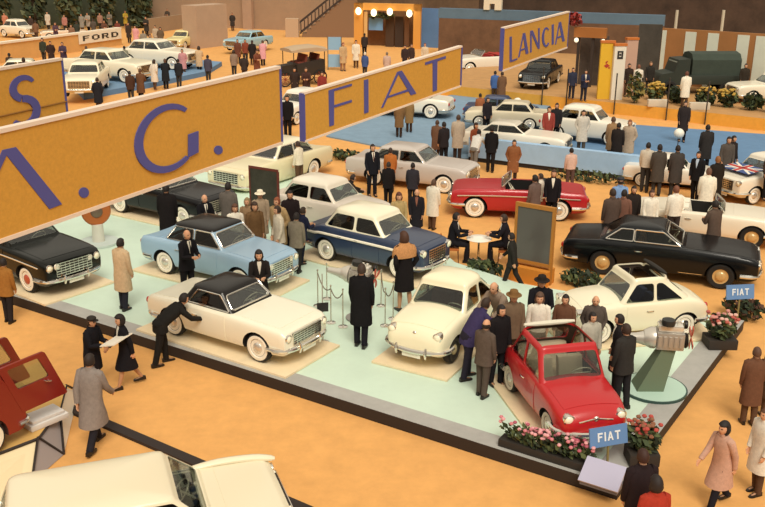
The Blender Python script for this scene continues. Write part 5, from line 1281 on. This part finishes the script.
p('person in a white blouse over the roof of the light blue saloon', (236.5, 215), -70, PZ, None, 'stand', (BLS, WH), '#4a3528', (D_, '#5d3a28'), .9)
p('person in light brown beside the fur-coated visitor', (242, 204), -100, PZ, None, 'stand', (LC, '#94785a'), None, ('scarf', '#8d7a55'), .93)
p('person with a cream hat behind the crowd at the light blue saloon', (260, 195), -80, PZ, None, 'stand', (LC, '#a5917a'), None, ('hat', '#e6dcc4'), .95)
p('person in a yellow-brown jacket at the left frame edge by the platform', (6, 263), 75, 0, (10, 322), 'stand', (J, '#9a6a33'), '#2a2526', (S_, HB))
# walking on the near orange floor
p('person in black dress with white collar walking near the platform edge', (123, 320.5), -150, 0, (129, 386), 'walk', (DR, '#1e1c20'), None, (D_, HB), .96, WH)
pa = p('person in a black coat and cap carrying a large white folder', (86, 324), -20, 0, (97, 388), 'hold', (O, '#201f24'), '#1d1c22', ('cap', '#2a211c'), 1.0)
p('person in a grey tweed coat walking away at lower left', (84, 361), 75, 0, (96, 447), 'walk', (O, '#8b8079'), '#26242a', (S_, '#2a1e18'))
p('person in a pinkish beige coat walking away at lower right', (740, 432), 205, 0, (716, 506), 'walk', (LC, '#c39a86'), '+#23222a', (D_, '#1c1716'), 1.0)
p('person in a long white coat at the right frame edge', (762, 428), 200, 0, (755, 493), 'stand', (O, '#e4dccd'), BR, (S_, '#5a3826'), 1.02)
p('dark-coated person at the bottom edge right under the red-bloomed planter', (643, 457), 100, 0, None, 'stand', (O, '#2a2022'), BL, (S_, '#3a2018'), .95)
p('dark-haired person in a red top at the bottom edge by the platform corner', (654, 481), 100, 0, None, 'stand', (SW, '#a83a2a'), BL, (D_, '#241a18'), .9)
p('person in a dark brown coat at the right edge, left one of a pair', (747, 374), 90, 0, (747, 424), 'stand', (O, '#6b4a38'), BR, (S_, '#5d4030'), .95)
p('person in a dark brown coat at the right edge, right one of a pair', (761, 369), 100, 0, (761, 419), 'stand', (O, '#57402f'), BR, ('hat', '#7a5a40'), .95)
# table, red convertible and silver saloon
p('person in black seated left of the small white table', None, -6, 0, None, 'sit', (J, '#1e1d22'), '#1e1d22', (S_, HB), 1, WH, loc=(SEAT_L.x, SEAT_L.y, 0))
p('person in black seated right of the small white table', None, 172, 0, None, 'sit', (J, '#232026'), '#1f1d22', (S_, HD), 1, WH, loc=(SEAT_R.x, SEAT_R.y, 0))
p('person in a dark suit nearest the door of the red convertible', (537, 192), 175, 0, (534, 226), 'stand', (J, '#2a2427'), '#2a2427', (S_, HB), 1, WH)
p('person in a brown-grey suit behind the dark suit at the red convertible', (535, 179), 130, 0, None, 'stand', (J, '#6a5750'), '#4b403c', (S_, HB), 1.0)
p('person in black beside the rear wing of the red convertible', (541, 172), -100, 0, None, 'stand', (J, '#1f1c20'), BL, (S_, '#4a2e20'), 1.0, WH)
p('person in a white jacket at the rear wheel of the red convertible', (552, 192), 160, 0, (549, 224), 'stand', (J, '#d6cbbb'), '#8b7d70', (S_, HD), .9)
p('person in an orange-brown coat standing behind the red convertible', (511, 143), -95, 0, (512, 184), 'pocket', (O, '#8a5a3a'), '#3b2c26', (S_, HB))
p('person in a pale pink shirt in front of the light blue stage wall', (570, 154), 100, 0, (569, 190), 'stand', (SW, '#d0b0a2'), '#5a4540', (S_, HB))
p('person in a black suit and tie left of the silver-grey saloon', (373, 148), -70, 0, (372, 196), 'stand', (J, '#1c1d24'), '#1c1d24', (S_, HB), 1, WH, '#5a2a2a')
p('person in an orange jacket at the rear door of the silver-grey saloon', (390, 151), 90, 0, (390, 192), 'stand', (J, '#b06a35'), '#4a3a30', (S_, HD))
p('person in a black jacket in front of the orange jacket, facing away', (387.5, 166), 80, 0, (388, 207), 'stand', (J, '#211d1e'), '#211d1e', (S_, '#2e211b'))
p('person in dark grey near the front wing of the silver-grey saloon', (412.5, 167), 85, 0, (412, 208), 'stand', (J, '#35333a'), '#2a282c', (S_, HB))
p('fair-faced person in black facing the viewer near the red convertible nose', (414, 193), -95, 0, (416, 240), 'stand', (O, '#232126'), '#26221f', ('bald', HG), 1, '#8a5a4a')
p('person with yellowish scarf behind the two-tone saloon roof', (399, 197), -80, 0, None, 'stand', (LC, '#b39a6a'), None, (D_, '#5a2e22'), .95)
p('person in a long white coat by the nose of the red convertible', (431, 183), 60, 0, (432, 229), 'stand', (O, '#e6ddcc'), BR, (S_, '#5a4030'), 1.0)
p('dark figure stooping at the rear wing of the silver-grey saloon', (353, 178), 20, 0, None, 'lean', (J, '#2b2422'), '#4a3a30', (S_, '#2a1a15'), .9)
p('person in black standing between the largest and middle signs', (287, 98), -85, 0, (288, 138), 'stand', (J, '#1c1a1c'), '#1c1a1c', (S_, HB))
p('person in cream at the far door of the large cream saloon', (287, 143), 150, 0, None, 'stand', (SW, '#e2d5bf'), BR, (S_, '#3a241c'), .95)
# blue carpet crowd
p('person in a brown coat at the stage corner, left of the grey coat', (435, 123), 70, .06, (436, 160), 'stand', (O, '#6e5140'), '#3d2f2a', (S_, '#4a3020'))
p('dark-suited person right behind the brown coat at the stage corner', (444, 125), 120, .06, None, 'stand', (J, '#2b2628'), BL, (S_, HB), .97)
p('person in a long light grey coat facing away by the silver bonnet', (456.5, 118), 85, .06, (457, 160), 'stand', (RC, '#bcae9c'), '#3a302c', (S_, '#4b3628'))
p('young person in brown between the grey coat and the white shirt', (470, 126), -60, .06, (474, 164), 'stand', (DR, '#8a4a30'), None, (D_, '#38211a'), .9)
p('person in a white shirt leaning at the stage corner', None, 60, 0, None, 'lean', (SW, '#d9d6ce'), GY, (S_, HB), .95, loc=gp(475, 171))
p('person in black with back turned at the left end of the stage wall', None, 80, 0, None, 'stand', (J, '#1f1d1f'), '#241f1e', (S_, HB), loc=gp(490, 172))
p('person in brown jacket behind the roof of the white stage coupe', (477.5, 99), 90, .06, (477, 128), 'stand', (J, '#9a5f40'), BR, (S_, HB))
p('dark person beside the brown jacket, below the farthest sign', (488, 100), -60, .06, None, 'stand', (J, '#2c272b'), BL, (S_, HD), .95)
p('person in a brown coat below the middle sign, left one', (399, 104), 85, .06, (399, 137), 'stand', (O, '#80603f'), '#3e2d24', (S_, HB))
p('person in a brown coat below the middle sign, right one', (409, 102), 95, .06, (409, 132), 'stand', (O, '#8f7048'), '#3e2d24', (S_, HB))
p('person in a blue jacket below the left end of the farthest sign', (493, 73), 90, 0, (494, 101), 'stand', (J, '#4c6aa0'), '#5a4334', (S_, HB))
p('person in brown beside the blue jacket, below the farthest sign', (499.5, 74), 100, 0, (501, 104), 'stand', (O, '#74553f'), BR, (S_, HD))
# on the stage
p('person in a red jacket on the stage between the cream car and the saloon', (546, 112), -90, BZ, None, 'stand', (J, '#94423a'), DG, (S_, HD), 1.0, WH)
p('dark-suited person on the stage beside the red jacket', (557, 106), -110, BZ, None, 'stand', (J, '#2d2a2c'), BL, (S_, HB), 1.0)
p('person in a light grey coat at the side of the white stage saloon', (581, 113), -95, BZ, None, 'pocket', (RC, '#d3cabb'), '#5c544c', (S_, HB), 1.0)
p('person in a tan coat at the front wing of the white stage saloon', (613.5, 120), 100, BZ, None, 'stand', (O, '#9a7a58'), BR, (S_, '#5a4030'), 1.0)
p('dark-coated person just right of the tan coat on the stage', (619, 126), 60, BZ, None, 'stand', (O, '#2b2625'), BL, (S_, HB), .96)
p('person in a grey-beige coat at the right of the stage wall', (630, 123), -120, BZ, None, 'pocket', (RC, '#b9a58f'), BR, (S_, '#7a4a30'), 1.0)
p('person in dark blue suit beside the tall yellow pillar, left one', (570.5, 70), -90, DZ, (571, 99), 'stand', (J, '#34384a'), '#2b2d3a', (S_, HD))
p('person in dark blue suit holding white paper, right one by the yellow pillar', (583, 72), -80, DZ, (583, 101), 'hold', (J, '#30344a'), '#2b2d3a', (S_, HD), 1, WH)
p('dark figure on the blue stage behind the front globe lamp', (685.5, 104), -100, BZ, None, 'stand', (O, '#352d2c'), BL, (S_, HB), 1.0)
# crowd at the white car, right
p('person in white sleeves and dark vest at the left of the right-hand crowd', (648.5, 146), 70, 0, None, 'stand', (SW, '#c9bfae'), DG, (S_, HB), 1.0)
p('person in a dark green-grey coat with back turned, second in the right-hand crowd', (660, 148), 85, 0, None, 'stand', (O, '#4b453f'), DG, (S_, HB), 1.02)
p('person in a dark grey coat with back turned, third in the right-hand crowd', (678, 149), 90, 0, None, 'stand', (O, '#45403d'), DG, (S_, HB), 1.02)
p('person in black with pale blue shirt in the right-hand crowd', (699, 155), -130, 0, None, 'stand', (J, '#1e1d20'), BL, (S_, HB), 1.0, '#b9cbe0')
p('dark-coated person on the blue floor above the right-hand crowd', (708, 128), 90, BZ, None, 'stand', (O, '#33302f'), BL, (S_, HB), 1.0)
p('dark person on the blue floor, right of the tall dark coat', (719, 138), -60, BZ, None, 'stand', (J, '#312a28'), BL, (S_, HB), .97)
p('person in grey-brown above the flag car, left of two', (740, 144), -90, BZ, None, 'stand', (J, '#57504a'), DG, (S_, HB), 1.0)
p('person in dark brown above the flag car, middle', (753, 147), -100, BZ, None, 'stand', (J, '#3f322b'), BL, (S_, HD), 1.0)
p('person in dark grey above the flag car at the frame edge', (763, 147), -80, BZ, None, 'stand', (J, '#38343a'), BL, (S_, HB), 1.0)
p('person in a long white coat facing away behind the white open car', (709, 172), 75, 0, None, 'stand', (RC, '#ece3d0'), '#2a2628', (S_, '#6b4a38'), 1.02)
p('person in black right behind the long white coat', (718, 160), 100, 0, None, 'stand', (O, '#29241f'), BL, (S_, '#8a5a30'), 1.0)
p('person in a white shirt facing the viewer at the white open car', (652, 194), -80, 0, None, 'stand', (SW, '#efe7d6'), DG, (S_, '#4a2e20'), .95)
p('person in a white shirt facing away beside the white open car', (677, 187), 100, 0, None, 'stand', (SW, '#efe8d8'), '#3a3230', (S_, '#7a4a34'), 1.0)
p('person in brown-grey suit behind the bonnet of the long black coupe', (715, 207), 110, 0, None, 'hold', (J, '#5a4b42'), BR, (S_, HB), 1.0)
p('person in a dark brown suit beside the long black coupe roof, left', (611, 197), 100, 0, None, 'stand', (J, '#57473f'), '#4a3c36', (S_, HD), 1.05)
p('person in a blue shirt beside the dark brown suit', (624, 182), 90, 0, None, 'stand', (SW, '#7f9fcb'), DG, ('cap', '#23262e'), 1.0)
p('person in a red-brown suit between the brown suit and the blue shirt', (624, 194), 60, 0, None, 'stand', (J, '#7a5648'), BR, (S_, HB), .98)
p('person in dark jacket behind the blue shirt at the white open car', (634, 190), -90, 0, None, 'stand', (J, '#2e2826'), BL, (S_, HB), .95)
# rear deck
p('person in a white jacket and dark belt beside the pinkish pillar', (639, 67), 90, DZ, None, 'stand', (SW, '#e5dccb'), '#3a3230', (S_, '#7a4a34'), 1.0)
p('dark person right of the white jacket on the rear deck', (651, 64), -90, DZ, None, 'stand', (J, '#33302c'), DG, (S_, '#7a5a40'), 1.0)
p('dark person left of the white jacket on the rear deck', (629.5, 66), -90, DZ, None, 'stand', (J, '#3c3029'), BR, (S_, HB), 1.0)
p('person in a white coat in front of the canvas-topped truck', (687, 74), 90, DZ, None, 'stand', (RC, '#efe7d4'), BR, (S_, '#6a4030'), 1.0)
p('dark person against the white stripe right of the truck', (734.5, 62), -90, DZ, None, 'stand', (O, '#2b2723'), BL, (S_, HB), 1.0)
p('dark person close behind the tail of the truck', (746, 66), -100, DZ, None, 'stand', (O, '#3a322a'), BL, (S_, HB), 1.0)
# around the kiosk
p('person in a white coat left of the kiosk', (355.7, 41), -90, 0, (356, 68), 'stand', (O, '#e6dcc8'), BR, (S_, HB), 1)
p('person in beige at the light blue panels', (342.7, 43), -60, 0, (343, 71), 'stand', (RC, '#c2a57e'), '#a07a60', (S_, '#8a4a30'), 1)
p('dark person at the left pillar of the kiosk', (364.5, 35), 90, 0, None, 'stand', (J, '#37302f'), BL, (S_, HB), 1)
p('person in blue in front of the kiosk', (365, 54), 80, 0, None, 'stand', (J, '#44598c'), DG, ('scarf', '#e0d4c0'), .92)
p('person in pinkish grey seen from behind before the kiosk', (387, 54), 90, 0, None, 'stand', (RC, '#c4a89a'), BR, (S_, '#7a6a5a'), .95)
p('dark person before the right kiosk pillar, left one', (405, 47), -90, 0, None, 'stand', (J, '#3c3030'), BL, (S_, HB), .98)
p('dark person before the right kiosk pillar, right one', (411.5, 46), -70, 0, None, 'stand', (J, '#453632'), BL, (S_, '#6a4a38'), .98)
p('person in cream before the blue wall beside the kiosk', (425, 45), -100, 0, None, 'stand', (SW, '#d8c4a8'), BR, (S_, '#7a3a28'), .98)
# far left
FL_ = [(42, 40, '#3a3f35', -90, 'dark green-clad person at the low yellow wall, left'), (50, 43, '#3b2d2a', -70, 'dark person at the low yellow wall beside the green-clad one'), (62, 44, '#4b3f52', -90, 'purple-clad person at the low yellow wall, nearest the lettered board'), (9, 55, '#4a3a30', 90, 'brown-clad person above the letter S sign at the frame edge'), (23.5, 60, '#3a2a26', 90, 'dark-haired person above the letter S sign, right of the brown-clad one'),
 (86, 48, '#4d4a3c', 100, 'person in dark olive in front of the lettered board'), (64, 16, '#b07a70', -90, 'pink-clad person in front of the far left trees'), (81, 15, '#8f8a80', -90, 'grey-clad person in front of the far left trees'), (87, 14, '#a59a8c', -100, 'pale-clad person beside the grey-clad one at the far left trees'), (99.5, 14, '#a07a68', -80, 'rose-brown person above the lettered board'),
 (4, 14, '#c08068', -90, 'reddish-clad person at the top left frame corner'), (109, 13, '#7a7468', -90, 'grey person above the right end of the lettered board'), (117, 22, '#7a4238', -90, 'red-brown person at the right end of the lettered board'), (135, 27, '#dba0a4', -100, 'person in pink left of the beige partition'), (145.5, 18, '#3c3833', -90, 'dark person at the left end of the beige partition'), (155, 27, '#b9a890', -90, 'person in beige in front of the beige partition, left'),
 (165, 29, '#6a5a48', -70, 'person in brown in front of the beige partition, right'), (167, 10, '#4f443a', -90, 'dark person standing behind the beige partition'), (136, 46, '#8a8570', 90, 'person in grey-green beside the turned white saloon windscreen'), (232, 14, '#3a3532', -90, 'dark person against the beige wall, right one'), (219, 15, '#33332f', -90, 'dark person against the beige wall beside the square pillar'),
 (245, 41, '#8a4a38', -80, 'red-brown person at the pale blue saloon'), (252, 42, '#2c2624', 90, 'dark person at the pale blue saloon, left of the pink one'), (262.5, 42, '#d9a0a8', 90, 'person in pink and white right of the pale blue saloon'), (233.5, 52, '#8f7a6a', 90, 'person in grey-brown below the pale blue saloon'), (97, 80, '#26262c', 90, 'person in dark blue behind the top edge of the largest sign, left'),
 (140, 71, '#6a4a34', 80, 'person in a brown jacket at the far left stand, right of the white wheel'), (132, 73, '#4a3428', 100, 'person in dark brown beside the brown jacket at the far left stand'), (154, 62, '#ddd2c2', 60, 'person in a white shirt at the long white bonnet, left'), (163, 61, '#23262b', 90, 'person in black at the long white bonnet, left of two'), (178, 61, '#2a2c30', 90, 'person in black at the long white bonnet, right of two'),
 (182, 51, '#c98f90', -90, 'person in pink behind the long white bonnet'), (192.5, 48, '#cdae88', 90, 'person in a tan coat below the square pillar'), (207.5, 57, '#4a4858', 90, 'person in blue-grey right of the tan coat below the square pillar'), (294.5, 70, '#3a2f2c', -90, 'dark person with reddish face at the veteran car, left'), (306, 70, '#4a332e', -90, 'dark brown person at the veteran car, middle'), (322, 74, '#8a3a34', -90, 'person in dark red at the veteran car, right')]
for i, (x, y, c, fc, lb) in enumerate(FL_):
    z = .3 if 120 < x < 185 and 55 < y < 75 else 0
    p(lb, (x, y), fc, 0, None, ('stand', 'pocket', 'hold')[i % 3], ((J, c), (RC, c), (O, c))[i % 3], (DG, BR, BL)[i % 3], (S_, (HB, HD, '#5a4030')[i % 3]) if i % 4 else (D_, HD), .97 + .02 * (i % 3), lo=True)
for i, (x, y, c, lb) in enumerate(((30, 17, '#4a3b34', 'dark-coated person among the far left cars, by the rounded white car'), (38, 22, '#7a5a44', 'brown-coated person at the far left open car'), (55, 24, '#5a4450', 'person in plum behind the low yellow wall'), (71, 26, '#8a6a55', 'person in light brown behind the low yellow wall'), (93, 20, '#5b5148', 'person in dark taupe behind the lettered board, left'), (104, 22, '#6d4a3c', 'person in rust brown behind the lettered board, right'),
        (47, 13, '#c9bfae', 'pale-clad person under the far left trees'), (76, 22, '#3c4038', 'dark green-clad person behind the low yellow wall'), (125, 12, '#b79a3c', 'person in yellow at the trees left of the beige partition'), (128, 24, '#40362f', 'dark person between lettered board and pink-clad person'), (143, 32, '#8c8274', 'person in grey-beige below the beige partition'), (150, 36, '#5b4a40', 'dark brown person below the beige partition'), (238, 41, '#6e4436', 'rust-clad person at the pale blue saloon bonnet'), (244, 56, '#3b3330', 'dark person above the largest sign, right part'), (257, 52, '#7b4a38', 'reddish person above the largest sign, right part'))):
    p(lb, (x, y), (-90, 90, -60)[i % 3], 0, None, ('stand', 'pocket', 'hold')[i % 3], ((O, c), (J, c), (LC, c))[i % 3], (DG, BR, BL)[i % 3] if i % 3 < 2 else None, (S_ if i % 3 < 2 else D_, (HB, HD, '#5a4030')[i % 3]), .98, lo=True)
# things people hold
def held(name, label, cat, par, fwd, side, z, dims, col, tilt=0):
    b = bmn(); box(b, -dims[0], dims[0], -dims[1], dims[1], -dims[2], dims[2], 0); o = obj(name, b, mat(col, .7), None, False)
    m = Matrix.Translation(par.location) @ Matrix.Rotation(par.rotation_euler.z, 4, 'Z'); o.location = m @ Vector((fwd, side, z)); o.rotation_euler = (0, R(tilt), par.rotation_euler.z); tag(o, label, cat)
held('folder', 'large white folder carried by the person in the cap', 'folder', pa, .60, 0, 1.12, (.16, .30, .012), '#ece4d4', -14)
# ------------------------------------------------------------------ groups of repeats
def area(o):
    z, q = o.location.z, proj(o.location)
    if abs(z - PZ - .002) < .02 and q[1] > 150: return 'visitors on the mint platform'
    if z > .5: return 'visitors on the rear deck'
    if q[1] < 105 and q[0] < 345: return 'visitors at the far left stands'
    if q[1] < 90: return 'visitors around the kiosk'
    if q[1] < 215: return 'visitors in the middle of the hall'
    return 'visitors on the orange floor'
for o in bpy.data.objects:
    if o.parent or not o.get('category') or o.get('group'): continue
    k = o.name.split('.')[0]; q = proj(o.location)
    if k == 'person': o['group'] = area(o)
    elif k == 'car': o['group'] = 'cars on the mint platform' if .2 < o.location.z < .4 and q[1] > 190 and q[0] < 700 else 'cars on the other stands'
    elif k == 'hanging_sign': o['group'] = 'yellow hanging signs'
    elif k == 'rope_post': o['group'] = 'rope posts around the chrome engine'
    elif k == 'rope': o['group'] = 'ropes around the chrome engine'
    elif k == 'chair': o['group'] = 'orange chairs at the small table'
    elif k == 'tree': o['group'] = 'trees at the far left wall'
    elif k == 'hedge_plant': o['group'] = 'plants along the rear deck edge'
    elif k == 'railing_post': o['group'] = 'thin posts before the rear deck'
    elif k == 'globe_lamp': o['group'] = 'white globe lamps on the stage'
    elif k == 'placard': o['group'] = 'small blue signs of the platform'
    elif k == 'advertising_pillar': o['group'] = 'tall coloured pillars'
    elif k == 'display_board' and o.type == 'MESH': o['group'] = 'cream boards under the cars'
